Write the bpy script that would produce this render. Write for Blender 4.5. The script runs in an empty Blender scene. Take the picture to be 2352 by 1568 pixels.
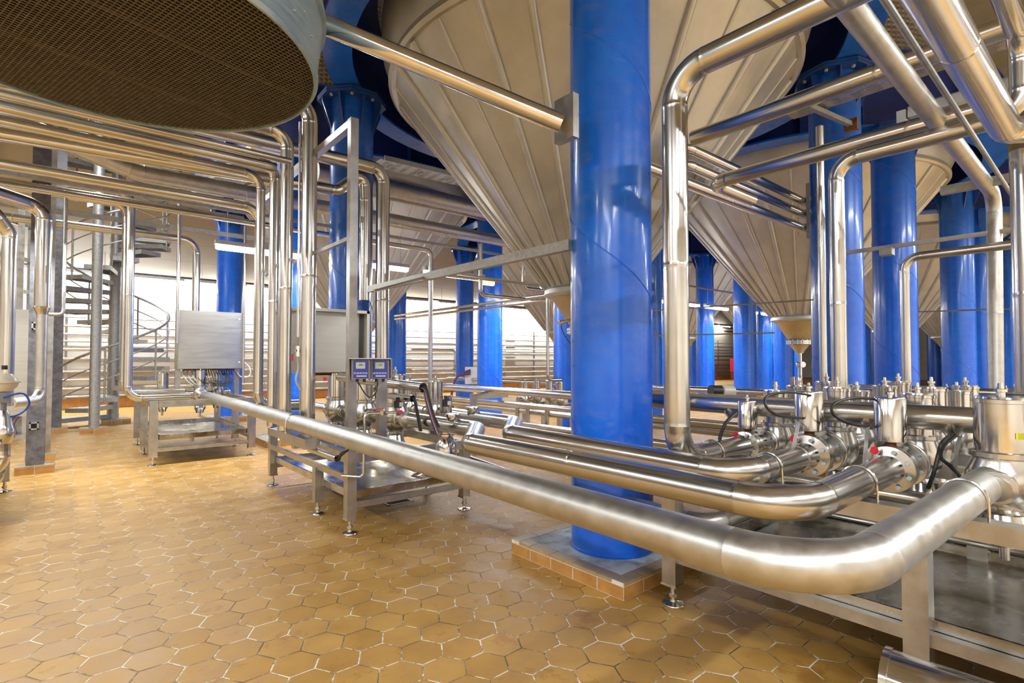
import bpy, math, random
from mathutils import Vector, Matrix
random.seed(7)
C = bpy.context.scene.collection
PI = math.pi

# ------------------------------------------------------------------ camera
F, CX, CY = 1217.0, 1176.0, 795.5
PIT, AZ, H = math.atan(32.5 / 1217.0), math.radians(40.1), 1.35
cam = bpy.data.cameras.new('camera')
cam.sensor_width = 36; cam.lens = 36 * F / 2352; cam.shift_y = 11.5 / 2352
cam.clip_start = 0.02; cam.clip_end = 200
co = bpy.data.objects.new('camera', cam); C.objects.link(co)
co.location = (0, 0, H); co.rotation_euler = (PI / 2 + PIT, 0, -AZ)
bpy.context.scene.camera = co
# ------------------------------------------------------------------ world / exposure
sc = bpy.context.scene
sc.view_settings.view_transform = 'Standard'; sc.view_settings.look = 'None'
sc.view_settings.gamma = 1; sc.view_settings.use_curve_mapping = False
sc.view_settings.exposure = 0.22
w = bpy.data.worlds.new('world'); sc.world = w; w.use_nodes = True
w.node_tree.nodes['Background'].inputs[0].default_value = (0.95, 0.97, 1.0, 1)
w.node_tree.nodes['Background'].inputs[1].default_value = 0.55
sc.cycles.use_denoising = True
sc.cycles.max_bounces = 6; sc.cycles.glossy_bounces = 4; sc.cycles.diffuse_bounces = 4
sc.cycles.sample_clamp_indirect = 4.0
sc.cycles.caustics_reflective = False


def area_lamp(loc, sx, sy, power, rot=(0, 0, 0), col=(0.93, 0.97, 1.0)):
    l = bpy.data.lights.new('added_area_light', 'AREA'); l.shape = 'RECTANGLE'; l.size = sx; l.size_y = sy
    l.energy = power; l.color = col
    o = bpy.data.objects.new('added_area_light', l); C.objects.link(o); o.location = loc; o.rotation_euler = rot
    return o


# added fill lights, no fixtures: above and behind the viewer, above the far aisles
for x in (-5.5, -1.5, 6.5, 10.5, 15, 20):
    area_lamp((x, -3.6, 4.4), 2.6, .16, 240 if x < 6 else 330)
for y in (-1.5, 3.0, 7.5):
    area_lamp((-4.2, y, 4.4), .16, 2.6, 170)
    area_lamp((-8.0, y, 4.6), .16, 2.6, 120)
area_lamp((2.5, -3.6, 4.4), 2.6, .16, 140)
area_lamp((.3, 10.5, 5.8), .16, 2.6, 160)
area_lamp((-.5, 16.3, 5.5), 4.0, .3, 180)


# ------------------------------------------------------------------ pixel geometry of the photograph
def W1(px, py):
    u = (px - CX) / F; v = (CY - py) / F
    fw = math.cos(PIT) - v * math.sin(PIT); z = math.sin(PIT) + v * math.cos(PIT)
    return u * math.cos(AZ) + fw * math.sin(AZ), -u * math.sin(AZ) + fw * math.cos(AZ), z, fw
def on_depth(px, py, d):
    r = W1(px, py); t = d / r[3]; return Vector((r[0] * t, r[1] * t, H + r[2] * t))
def on_x(px, py, X):
    r = W1(px, py); t = X / r[0]; return Vector((X, r[1] * t, H + r[2] * t))
def on_y(px, py, Y):
    r = W1(px, py); t = Y / r[1]; return Vector((r[0] * t, Y, H + r[2] * t))
def on_z(px, py, Z=0.0):
    r = W1(px, py); t = (Z - H) / r[2]; return Vector((r[0] * t, r[1] * t, Z))


# ------------------------------------------------------------------ materials
M = {}
def nt(name):
    m = bpy.data.materials.new(name); m.use_nodes = True
    return m, m.node_tree, m.node_tree.nodes['Principled BSDF']

def noise(t, scale, detail=4, rough=0.6, stretch=None, coord='Object'):
    tc = t.nodes.new('ShaderNodeTexCoord'); mp = t.nodes.new('ShaderNodeMapping')
    if stretch: mp.inputs['Scale'].default_value = stretch
    t.links.new(tc.outputs[coord], mp.inputs[0])
    n = t.nodes.new('ShaderNodeTexNoise'); n.inputs['Scale'].default_value = scale
    n.inputs['Detail'].default_value = detail; n.inputs['Roughness'].default_value = rough
    t.links.new(mp.outputs[0], n.inputs['Vector']); return n

def ramp(t, src, stops):
    r = t.nodes.new('ShaderNodeValToRGB'); e = r.color_ramp.elements
    e[0].position, e[0].color = stops[0][0], (*stops[0][1], 1)
    e[1].position, e[1].color = stops[-1][0], (*stops[-1][1], 1)
    for p, c in stops[1:-1]:
        q = e.new(p); q.color = (*c, 1)
    t.links.new(src, r.inputs[0]); return r

def vary(name, c1, c2, scale, metal=0.0, r1=0.4, r2=0.5, stretch=None, bump=0.0, bscale=None, coat=0.0, lo=0.35, hi=0.65, spec=0.5):
    m, t, b = nt(name)
    n = noise(t, scale, stretch=stretch)
    r = ramp(t, n.outputs['Fac'], [(lo, c1), (hi, c2)])
    t.links.new(r.outputs[0], b.inputs['Base Color'])
    mr = t.nodes.new('ShaderNodeMapRange'); mr.inputs['From Min'].default_value = 0.3; mr.inputs['From Max'].default_value = 0.7
    mr.inputs['To Min'].default_value = r1; mr.inputs['To Max'].default_value = r2
    t.links.new(n.outputs['Fac'], mr.inputs['Value']); t.links.new(mr.outputs[0], b.inputs['Roughness'])
    b.inputs['Metallic'].default_value = metal
    b.inputs['Specular IOR Level'].default_value = spec
    if coat: b.inputs['Coat Weight'].default_value = coat; b.inputs['Coat Roughness'].default_value = 0.12
    if bump:
        n2 = noise(t, bscale or scale * 6, 3, 0.5, stretch)
        bp = t.nodes.new('ShaderNodeBump'); bp.inputs['Strength'].default_value = bump; bp.inputs['Distance'].default_value = 0.002
        t.links.new(n2.outputs['Fac'], bp.inputs['Height']); t.links.new(bp.outputs[0], b.inputs['Normal'])
    M[name] = m; return m

vary('steel', (0.58, 0.57, 0.545), (0.68, 0.67, 0.645), 3, 1.0, 0.20, 0.23, stretch=(1, 1, 1))
vary('polished_steel', (0.64, 0.63, 0.61), (0.74, 0.73, 0.71), 7, 1.0, 0.10, 0.18)
vary('brushed_steel', (0.50, 0.49, 0.455), (0.60, 0.59, 0.555), 14, 1.0, 0.34, 0.46, bump=0.06, bscale=160)
vary('frame_steel', (0.42, 0.41, 0.385), (0.54, 0.53, 0.50), 10, 1.0, 0.30, 0.44, bump=0.04, bscale=90)
vary('sheet_steel', (0.50, 0.49, 0.45), (0.56, 0.55, 0.50), 3, 1.0, 0.36, 0.44, stretch=(1, 1, 8))
vary('tray_steel', (0.34, 0.31, 0.24), (0.58, 0.57, 0.54), 5, 1.0, 0.08, 0.34, bump=0.15, bscale=6, lo=0.36, hi=0.6)
vary('cone_steel', (0.57, 0.585, 0.565), (0.69, 0.705, 0.685), 2.2, 0.45, 0.36, 0.5, bump=0.05, bscale=40)
vary('hopper_paint', (0.50, 0.40, 0.22), (0.60, 0.49, 0.30), 4, 0.35, 0.35, 0.45)
vary('galvanised', (0.33, 0.34, 0.33), (0.50, 0.51, 0.50), 22, 0.75, 0.42, 0.6, lo=0.3, hi=0.7)
vary('galvanised_side', (0.30, 0.42, 0.50), (0.42, 0.54, 0.60), 8, 0.55, 0.4, 0.55, stretch=(1, 1, 6))
vary('dark_beam', (0.10, 0.10, 0.115), (0.20, 0.20, 0.215), 12, 0.3, 0.45, 0.65)
vary('grille_wire', (0.17, 0.15, 0.11), (0.24, 0.21, 0.155), 30, 0.4, 0.5, 0.6)
vary('void_shade', (0.012, 0.010, 0.009), (0.02, 0.017, 0.014), 5, 0, 0.8, 0.9)  # near-black colour standing for the shade inside openings
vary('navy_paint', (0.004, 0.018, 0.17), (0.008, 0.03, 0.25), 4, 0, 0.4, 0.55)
vary('rubber', (0.012, 0.012, 0.013), (0.022, 0.022, 0.024), 20, 0, 0.45, 0.55)
vary('grey_cable', (0.42, 0.42, 0.41), (0.5, 0.5, 0.49), 20, 0, 0.45, 0.55)
vary('blue_hose', (0.01, 0.07, 0.45), (0.02, 0.1, 0.55), 20, 0, 0.3, 0.35)
vary('purple_cable', (0.12, 0.05, 0.13), (0.16, 0.07, 0.17), 20, 0, 0.4, 0.5)
vary('red_plastic', (0.62, 0.01, 0.03), (0.72, 0.02, 0.05), 15, 0, 0.3, 0.4)
vary('red_pipe', (0.16, 0.012, 0.01), (0.25, 0.02, 0.015), 15, 0, 0.35, 0.5)
vary('yellow_label', (0.85, 0.78, 0.02), (0.95, 0.88, 0.04), 20, 0, 0.5, 0.6)
vary('white_plastic', (0.78, 0.78, 0.76), (0.85, 0.85, 0.83), 10, 0, 0.4, 0.5)
vary('beige_paint', (0.60, 0.56, 0.44), (0.68, 0.63, 0.51), 6, 0, 0.25, 0.35)
vary('concrete', (0.34, 0.34, 0.31), (0.66, 0.71, 0.72), 9, 0, 0.7, 0.85, bump=0.3, bscale=50, lo=0.3, hi=0.55)
vary('plinth_tile', (0.42, 0.20, 0.05), (0.56, 0.30, 0.09), 7, 0, 0.25, 0.4)
vary('plinth_cap', (0.34, 0.24, 0.12), (0.46, 0.33, 0.17), 7, 0, 0.35, 0.5)
vary('grout', (0.62, 0.58, 0.50), (0.80, 0.78, 0.72), 12, 0, 0.7, 0.8)
vary('ceiling_paint', (0.28, 0.28, 0.28), (0.33, 0.33, 0.33), 3, 0, 0.7, 0.8)
vary('lamp_housing', (0.60, 0.60, 0.58), (0.66, 0.66, 0.64), 8, 0, 0.4, 0.5)
vary('lcd_glass', (0.42, 0.50, 0.40), (0.47, 0.55, 0.45), 10, 0, 0.2, 0.3)
vary('display_blue', (0.02, 0.03, 0.30), (0.025, 0.04, 0.36), 10, 0, 0.25, 0.35)
vary('key_blue', (0.25, 0.32, 0.62), (0.3, 0.36, 0.66), 10, 0, 0.4, 0.5)
vary('dark_text', (0.02, 0.03, 0.02), (0.03, 0.04, 0.03), 10, 0, 0.5, 0.6)
vary('grey_plastic', (0.16, 0.165, 0.18), (0.2, 0.205, 0.22), 10, 0, 0.35, 0.5)
vary('rust', (0.16, 0.07, 0.03), (0.3, 0.14, 0.06), 25, 0, 0.7, 0.9)
vary('wall_paint', (0.78, 0.75, 0.67), (0.83, 0.80, 0.72), 0.6, 0, 0.6, 0.7)

def emis(name, col, s):
    m, t, b = nt(name)
    b.inputs['Base Color'].default_value = (*col, 1); b.inputs['Emission Color'].default_value = (*col, 1)
    b.inputs['Emission Strength'].default_value = s; M[name] = m
emis('tube_glow', (1, 0.96, 0.86), 26)
emis('warm_glow', (1, 0.42, 0.12), 6)

# blue column paint: glossy with dust scuffs
def blue(name, c1, c2, dust):
    m, t, b = nt(name)
    n = noise(t, 3.0, 5, 0.65, (1, 1, 0.5)); r = ramp(t, n.outputs['Fac'], [(0.35, c1), (0.7, c2)])
    n2 = noise(t, 5, 8, 0.78, (1, 1, 2.6)); r2 = ramp(t, n2.outputs['Fac'], [(0.52, (0, 0, 0)), (0.80, (0.28, 0.28, 0.28))])
    mx = t.nodes.new('ShaderNodeMixRGB'); mx.inputs[2].default_value = (*dust, 1)
    t.links.new(r2.outputs[0], mx.inputs[0]); t.links.new(r.outputs[0], mx.inputs[1])
    t.links.new(mx.outputs[0], b.inputs['Base Color'])
    mr = t.nodes.new('ShaderNodeMapRange'); mr.inputs['To Min'].default_value = 0.16; mr.inputs['To Max'].default_value = 0.45
    t.links.new(n2.outputs['Fac'], mr.inputs['Value']); t.links.new(mr.outputs[0], b.inputs['Roughness'])
    b.inputs['Coat Weight'].default_value = 0.35; b.inputs['Coat Roughness'].default_value = 0.1
    M[name] = m
blue('blue_paint', (0.002, 0.115, 0.74), (0.006, 0.18, 0.92), (0.30, 0.36, 0.42))
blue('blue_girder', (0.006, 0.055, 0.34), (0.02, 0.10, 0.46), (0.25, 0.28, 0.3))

# dimple-jacket cylinder wall
m, t, b = nt('dimple_jacket')
tc = t.nodes.new('ShaderNodeTexCoord'); 
sx = t.nodes.new('ShaderNodeSeparateXYZ'); t.links.new(tc.outputs['Object'], sx.inputs[0])
at = t.nodes.new('ShaderNodeMath'); at.operation = 'ARCTAN2'; t.links.new(sx.outputs[1], at.inputs[0]); t.links.new(sx.outputs[0], at.inputs[1])
def mth(op, a, bv=None):
    n = t.nodes.new('ShaderNodeMath'); n.operation = op
    for i, v in ((0, a), (1, bv)):
        if v is None: continue
        if isinstance(v, (int, float)): n.inputs[i].default_value = v
        else: t.links.new(v, n.inputs[i])
    return n.outputs[0]
s1 = mth('SINE', mth('MULTIPLY', at.outputs[0], 190.0)); s2 = mth('SINE', mth('MULTIPLY', sx.outputs[2], 78.0))
pr = mth('MULTIPLY', mth('ADD', s1, 1.0), mth('ADD', s2, 1.0))
bp = t.nodes.new('ShaderNodeBump'); bp.inputs['Strength'].default_value = 0.7; bp.inputs['Distance'].default_value = 0.01
t.links.new(pr, bp.inputs['Height']); t.links.new(bp.outputs[0], b.inputs['Normal'])
b.inputs['Base Color'].default_value = (0.36, 0.33, 0.29, 1); b.inputs['Metallic'].default_value = 0.4; b.inputs['Roughness'].default_value = 0.5
M['dimple_jacket'] = m

# wall cladding: pale panels with faint horizontal joints
m, t, b = nt('wall_panel')
tc = t.nodes.new('ShaderNodeTexCoord'); sx = t.nodes.new('ShaderNodeSeparateXYZ'); t.links.new(tc.outputs['Object'], sx.inputs[0])
fr = mth('FRACT', mth('MULTIPLY', sx.outputs[2], 1.8)); ln = mth('LESS_THAN', fr, 0.02)
r = t.nodes.new('ShaderNodeMixRGB'); r.inputs[1].default_value = (0.80, 0.77, 0.69, 1); r.inputs[2].default_value = (0.58, 0.55, 0.48, 1)
t.links.new(ln, r.inputs[0]); t.links.new(r.outputs[0], b.inputs['Base Color']); b.inputs['Roughness'].default_value = 0.55
M['wall_panel'] = m

# hexagonal ochre floor tiles
m, t, b = nt('hex_tiles')
def vm(op, a, bv=None):
    n = t.nodes.new('ShaderNodeVectorMath'); n.operation = op
    for i, v in ((0, a), (1, bv)):
        if v is None: continue
        if isinstance(v, tuple): n.inputs[i].default_value = v
        else: t.links.new(v, n.inputs[i])
    return n
tc = t.nodes.new('ShaderNodeTexCoord')
wob = noise(t, 2.0, 2); wv = vm('MULTIPLY', vm('SUBTRACT', wob.outputs['Color'], (0.5, 0.5, 0.5)).outputs[0], (0.02, 0.02, 0))
pos = vm('ADD', tc.outputs['Object'], wv.outputs[0]).outputs[0]
sw = t.nodes.new('ShaderNodeSeparateXYZ'); t.links.new(pos, sw.inputs[0])
cb = t.nodes.new('ShaderNodeCombineXYZ')
S = 0.186
t.links.new(mth('ADD', mth('MULTIPLY', sw.outputs[1], 1 / S), 700.28), cb.inputs[0])
t.links.new(mth('ADD', mth('MULTIPLY', sw.outputs[0], 1 / S), 692.82), cb.inputs[1])
R = (1.0, 1.7320508, 1.0); Hh = (0.5, 0.8660254, 0.0)
a = vm('SUBTRACT', vm('MODULO', cb.outputs[0], R).outputs[0], Hh)
bb = vm('SUBTRACT', vm('MODULO', vm('SUBTRACT', cb.outputs[0], Hh).outputs[0], R).outputs[0], Hh)
la = vm('LENGTH', a.outputs[0]).outputs['Value']; lb = vm('LENGTH', bb.outputs[0]).outputs['Value']
lt = mth('LESS_THAN', la, lb)
mix = t.nodes.new('ShaderNodeMix'); mix.data_type = 'VECTOR'
t.links.new(lt, mix.inputs[0]); t.links.new(bb.outputs[0], mix.inputs[4]); t.links.new(a.outputs[0], mix.inputs[5])
gv = mix.outputs[1]
ga = vm('ABSOLUTE', gv)
dt = vm('DOT_PRODUCT', ga.outputs[0], (0.5, 0.8660254, 0)).outputs['Value']
gx = t.nodes.new('ShaderNodeSeparateXYZ'); t.links.new(ga.outputs[0], gx.inputs[0])
hd = mth('MAXIMUM', dt, gx.outputs[0]); edge = mth('SUBTRACT', 0.5, hd)
cid = vm('SUBTRACT', cb.outputs[0], gv)
sn = vm('SNAP', vm('ADD', cid.outputs[0], (0.1, 0.1, 0)).outputs[0], (0.25, 0.25, 1))
wn = t.nodes.new('ShaderNodeTexWhiteNoise'); wn.noise_dimensions = '2D'; t.links.new(sn.outputs[0], wn.inputs['Vector'])
tile = ramp(t, wn.outputs['Value'], [(0.0, (0.46, 0.25, 0.052)), (0.5, (0.50, 0.28, 0.065)), (1.0, (0.53, 0.305, 0.08))])
n1 = noise(t, 5, 6, 0.7); d1 = ramp(t, n1.outputs['Fac'], [(0.3, (0.84, 0.78, 0.70)), (0.62, (1.06, 1.06, 1.06))])
mu = t.nodes.new('ShaderNodeMixRGB'); mu.blend_type = 'MULTIPLY'; mu.inputs[0].default_value = 1
t.links.new(tile.outputs[0], mu.inputs[1]); t.links.new(d1.outputs[0], mu.inputs[2])
n2 = noise(t, 3.4, 9, 0.78); st = ramp(t, n2.outputs['Fac'], [(0.57, (0, 0, 0)), (0.60, (0.55, 0.55, 0.55))])
m2 = t.nodes.new('ShaderNodeMixRGB'); m2.blend_type = 'MULTIPLY'; m2.inputs[2].default_value = (0.72, 0.56, 0.42, 1)
t.links.new(st.outputs[0], m2.inputs[0]); t.links.new(mu.outputs[0], m2.inputs[1])
ng = noise(t, 4.5, 6, 0.75); gc = ramp(t, ng.outputs['Fac'], [(0.42, (0.09, 0.06, 0.035)), (0.50, (0.35, 0.25, 0.13)), (0.55, (0.85, 0.82, 0.74))])
gm = t.nodes.new('ShaderNodeMapRange'); gm.inputs['From Min'].default_value = 0.012; gm.inputs['From Max'].default_value = 0.020
gm.inputs['To Min'].default_value = 1; gm.inputs['To Max'].default_value = 0; t.links.new(edge, gm.inputs['Value'])
m3 = t.nodes.new('ShaderNodeMixRGB'); t.links.new(gm.outputs[0], m3.inputs[0]); t.links.new(m2.outputs[0], m3.inputs[1]); t.links.new(gc.outputs[0], m3.inputs[2])
t.links.new(m3.outputs[0], b.inputs['Base Color'])
rr = t.nodes.new('ShaderNodeMapRange'); rr.inputs['From Min'].default_value = 0.35; rr.inputs['From Max'].default_value = 0.65
rr.inputs['To Min'].default_value = 0.34; rr.inputs['To Max'].default_value = 0.56; t.links.new(n1.outputs['Fac'], rr.inputs['Value'])
t.links.new(rr.outputs[0], b.inputs['Roughness'])
em = t.nodes.new('ShaderNodeMapRange'); em.inputs['From Max'].default_value = 0.035; t.links.new(edge, em.inputs['Value'])
bp = t.nodes.new('ShaderNodeBump'); bp.inputs['Strength'].default_value = 0.5; bp.inputs['Distance'].default_value = 0.003
t.links.new(em.outputs[0], bp.inputs['Height']); t.links.new(bp.outputs[0], b.inputs['Normal'])
M['hex_tiles'] = m


# ------------------------------------------------------------------ mesh building
def frame_of(d):
    d = Vector(d).normalized()
    u = Vector((0, 0, 1)) if abs(d.z) < 0.95 else Vector((1, 0, 0))
    a = d.cross(u).normalized(); return a, a.cross(d).normalized(), d

class MB:
    def __init__(s): s.v = []; s.f = []; s.mi = []; s.cur = 0
    def add(s, vs, fs):
        o = len(s.v); s.v += [tuple(q) for q in vs]
        for f in fs: s.f.append(tuple(i + o for i in f)); s.mi.append(s.cur)
        return s
    def box(s, c, sz, rz=0.0):
        c = Vector(c); x, y, z = sz[0] / 2, sz[1] / 2, sz[2] / 2; R_ = Matrix.Rotation(rz, 3, 'Z')
        vs = [c + R_ @ Vector((a * x, b_ * y, g * z)) for a in (-1, 1) for b_ in (-1, 1) for g in (-1, 1)]
        return s.add(vs, [(0, 1, 3, 2), (4, 6, 7, 5), (0, 4, 5, 1), (2, 3, 7, 6), (0, 2, 6, 4), (1, 5, 7, 3)])
    def span(s, p0, p1):
        return s.box([(a + b_) / 2 for a, b_ in zip(p0, p1)], [abs(a - b_) for a, b_ in zip(p0, p1)])
    def bar(s, p, q, w_, h_):
        p, q = Vector(p), Vector(q); a, u, d = frame_of(q - p)
        vs = [e + a * (sa * w_ / 2) + u * (su * h_ / 2) for e in (p, q) for sa, su in ((-1, -1), (1, -1), (1, 1), (-1, 1))]
        return s.add(vs, [(3, 2, 1, 0), (4, 5, 6, 7), (0, 1, 5, 4), (1, 2, 6, 5), (2, 3, 7, 6), (3, 0, 4, 7)])
    def lathe(s, o, d, prof, seg=32, closed=False):
        o = Vector(o); a, u, d = frame_of(d); n = len(prof)
        vs = []
        for (tt, r) in prof:
            for k in range(seg):
                an = 2 * PI * k / seg
                vs.append(o + d * tt + (a * math.cos(an) + u * math.sin(an)) * max(r, 1e-5))
        fs = []
        for i in range(n - 1 if not closed else n):
            j = (i + 1) % n
            for k in range(seg):
                k2 = (k + 1) % seg
                fs.append((i * seg + k, j * seg + k, j * seg + k2, i * seg + k2))
        if not closed:
            if prof[0][1] > 1e-4: fs.append(tuple(range(seg)))
            if prof[-1][1] > 1e-4: fs.append(tuple((n - 1) * seg + k for k in reversed(range(seg))))
        return s.add(vs, fs)
    def cyl(s, p, q, r, seg=20):
        d = Vector(q) - Vector(p); return s.lathe(p, d, [(0, r), (d.length, r)], seg)
    def tube(s, st, seg=20, caps=True):
        # st: list of (point, radius[, tangent])
        P = [Vector(q[0]) for q in st]; n = len(P)
        tg = [Vector(st[i][2]).normalized() if len(st[i]) > 2 else (P[min(i + 1, n - 1)] - P[max(i - 1, 0)]).normalized() for i in range(n)]
        a, u, _ = frame_of(tg[0]); vs = []
        for i in range(n):
            a = (a - tg[i] * a.dot(tg[i])).normalized(); u = tg[i].cross(a)
            for k in range(seg):
                an = 2 * PI * k / seg; vs.append(P[i] + (a * math.cos(an) + u * math.sin(an)) * st[i][1])
        fs = [(i * seg + k, i * seg + (k + 1) % seg, (i + 1) * seg + (k + 1) % seg, (i + 1) * seg + k) for i in range(n - 1) for k in range(seg)]
        if caps: fs.append(tuple(reversed(range(seg)))); fs.append(tuple((n - 1) * seg + k for k in range(seg)))
        return s.add(vs, fs)
    def build(s, name, mats, parent=None, loc=None, angle=0.6):
        me = bpy.data.meshes.new(name); me.from_pydata(s.v, [], s.f)
        if isinstance(mats, str): mats = [mats]
        for q in mats: me.materials.append(M[q])
        me.polygons.foreach_set('material_index', s.mi)
        me.polygons.foreach_set('use_smooth', [True] * len(s.f))
        me.update(); me.set_sharp_from_angle(angle=angle)
        o = bpy.data.objects.new(name, me); C.objects.link(o)
        if parent is not None: o.parent = parent
        if loc is not None: o.location = loc
        return o

def fillet(pts, bend, n=9):
    P = [Vector(p) for p in pts]; out = [(P[0], 's', (P[1] - P[0]).normalized())]
    bends = bend if isinstance(bend, (list, tuple)) else [bend] * len(P)
    for i in range(1, len(P) - 1):
        d0 = (P[i - 1] - P[i]); d1 = (P[i + 1] - P[i]); l0, l1 = d0.length, d1.length
        d0.normalize(); d1.normalize(); ang = PI - d0.angle(d1)
        if ang < 0.02: out.append((P[i], '', (d1 - d0).normalized())); continue
        r = bends[i]; tl = min(r * math.tan(ang / 2), l0 * 0.49, l1 * 0.49); r = tl / math.tan(ang / 2)
        A_, B_ = P[i] + d0 * tl, P[i] + d1 * tl
        cen = P[i] + (d0 + d1).normalized() * (r / math.cos(ang / 2)); va = A_ - cen; vb = B_ - cen
        for k in range(n + 1):
            q = k / n; s0 = math.sin((1 - q) * ang) / math.sin(ang); s1 = math.sin(q * ang) / math.sin(ang)
            c0 = -math.cos((1 - q) * ang); c1 = math.cos(q * ang)
            out.append((cen + va * s0 + vb * s1, 'w0' if k == 0 else ('w1' if k == n else ''), (va * c0 + vb * c1).normalized()))
    out.append((P[-1], 's', (P[-1] - P[-2]).normalized())); return out

def stations(pts, r, bend, seam=True, n=9, joints=0.0):
    fl = fillet(pts, bend, n); st = []
    h = 1.010
    for i, (p, k, tg) in enumerate(fl):
        if i and joints and not k == '' and (p - fl[i - 1][0]).length > joints:
            q = fl[i - 1][0]; m_ = int((p - q).length // joints); d = (p - q).normalized()
            for j in range(1, m_ + 1):
                c = q.lerp(p, j / (m_ + 1))
                st += [(c - d * .02, r, d), (c - d * .003, r, d), (c - d * .001, r * h, d), (c + d * .001, r * h, d), (c + d * .003, r, d), (c + d * .02, r, d)]
        if k == 'w0':
            st += [(p - tg * .02, r, tg), (p - tg * .004, r, tg)] + ([(p - tg * .002, r * h, tg), (p, r * h, tg), (p + tg * .002, r, tg)] if seam else [(p, r, tg)])
        elif k == 'w1':
            st += ([(p - tg * .002, r, tg), (p, r * h, tg), (p + tg * .002, r * h, tg)] if seam else [(p, r, tg)]) + [(p + tg * .004, r, tg), (p + tg * .02, r, tg)]
        else: st.append((p, r, tg))
    return st

def tag(o, label, cat, group=None, kind=None):
    o['label'] = label; o['category'] = cat
    if group: o['group'] = group
    if kind: o['kind'] = kind
    return o
def thing(name, label, cat, loc=(0, 0, 0), group=None, kind=None):
    o = bpy.data.objects.new(name, None); C.objects.link(o); o.location = loc; o.empty_display_size = .1
    return tag(o, label, cat, group, kind)
def struct(o): o['kind'] = 'structure'; return o
def dup(root, loc, rz=0.0, label=None, group=None, scale=None):
    def cp(o, par):
        c = o.copy(); C.objects.link(c)
        if par is not None: c.parent = par
        for ch in [q for q in C.objects if q.parent is o]: cp(ch, c)
        return c
    r = cp(root, None); r.location = loc; r.rotation_euler = (0, 0, rz)
    if scale: r.scale = scale if isinstance(scale, tuple) else (scale,) * 3
    if label: r['label'] = label
    if group: r['group'] = group
    return r

def pipe(label, pts, r, bend=0.12, mat='steel', name='steel_pipe', cat='pipe', group=None, seam=True, seg=24, caps=True, n=9, joints=0.0, ubolts=()):
    st = stations(pts, r, bend, seam, n, joints)
    if not ubolts:
        o = MB().tube(st, seg, caps).build(name, mat); return tag(o, label, cat, group)
    root = thing(name, label, cat, (0, 0, 0), group)
    MB().tube(st, seg, caps).build('pipe_run', mat, root)
    for (p, d) in ubolts:
        ubolt(p, d, r, root)
    return root
def ubolt(p, d, r, root, drop=None):
    p = Vector(p); a, u, d = frame_of(d); R_ = r + 0.006; dr = r + 0.02 if drop is None else drop
    pts = [p - a * R_ - u * dr] + [p + (a * -math.cos(k * PI / 10) + u * math.sin(k * PI / 10)) * R_ for k in range(11)] + [p + a * R_ - u * dr]
    b_ = MB().tube([(q, 0.005) for q in pts], 8)
    for sg in (-1, 1): b_.lathe(p + a * sg * R_ - u * dr, u, [(0, .009), (.008, .009)], 6)
    b_.build('u_bolt', 'polished_steel', root)

def cable(label, pts, r=0.006, mat='rubber', name='cable', group=None, parent=None, cat='cable'):
    P = [Vector(p) for p in pts]; out = []
    Q = [P[0]] + P + [P[-1]]
    for i in range(1, len(Q) - 2):
        for k in range(8):
            t_ = k / 8; a, b_, c, d = Q[i - 1], Q[i], Q[i + 1], Q[i + 2]
            out.append(0.5 * ((2 * b_) + (c - a) * t_ + (2 * a - 5 * b_ + 4 * c - d) * t_ ** 2 + (3 * b_ - a - 3 * c + d) * t_ ** 3))
    out.append(P[-1])
    o = MB().tube([(q, r) for q in out], 8).build(name, mat, parent)
    if parent is None: tag(o, label, cat, group)
    return o

# ================================================================== the setting
fl = MB().add([(-12, -7, 0), (46, -7, 0), (46, 19.2, 0), (-12, 19.2, 0)], [(0, 1, 2, 3)]).build('floor', 'hex_tiles'); struct(fl)
struct(MB().span((-12, 19.2, 0), (46, 19.5, 8)).build('wall_back', 'wall_panel'))
struct(MB().span((46, -7, 0), (46.3, 19.5, 8)).build('wall_right', 'wall_panel'))
struct(MB().span((-12, -7, 7.9), (46, 19.5, 8.1)).build('ceiling', 'ceiling_paint'))
struct(MB().span((-12.3, -7, 0), (-12, 19.5, 8)).build('wall_left', 'wall_panel'))
struct(MB().span((-12, -7.3, 0), (46, -7, 8)).build('wall_front', 'wall_panel'))
kb = MB(); kb.span((-12, 19.02, 0), (46, 19.2, 0.26)); kb.cur = 1
x = -11.9
while x < 45:
    kb.span((x, 19.0, 0.01), (x + 0.235, 19.03, 0.25)); x += 0.25
kb.cur = 1; kb.span((-12, 18.99, 0.25), (46, 19.2, 0.275))
struct(kb.build('baseboard_back', ['grout', 'plinth_tile']))
for i, x in enumerate((-2.0, 3.9, 9.8, 15.7, 21.6, 27.5, 33.4)):
    struct(MB().span((x, 19.08, 0.275), (x + 0.55, 19.2, 7.9)).build('trim_%d' % (i + 1), 'wall_paint'))

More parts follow.
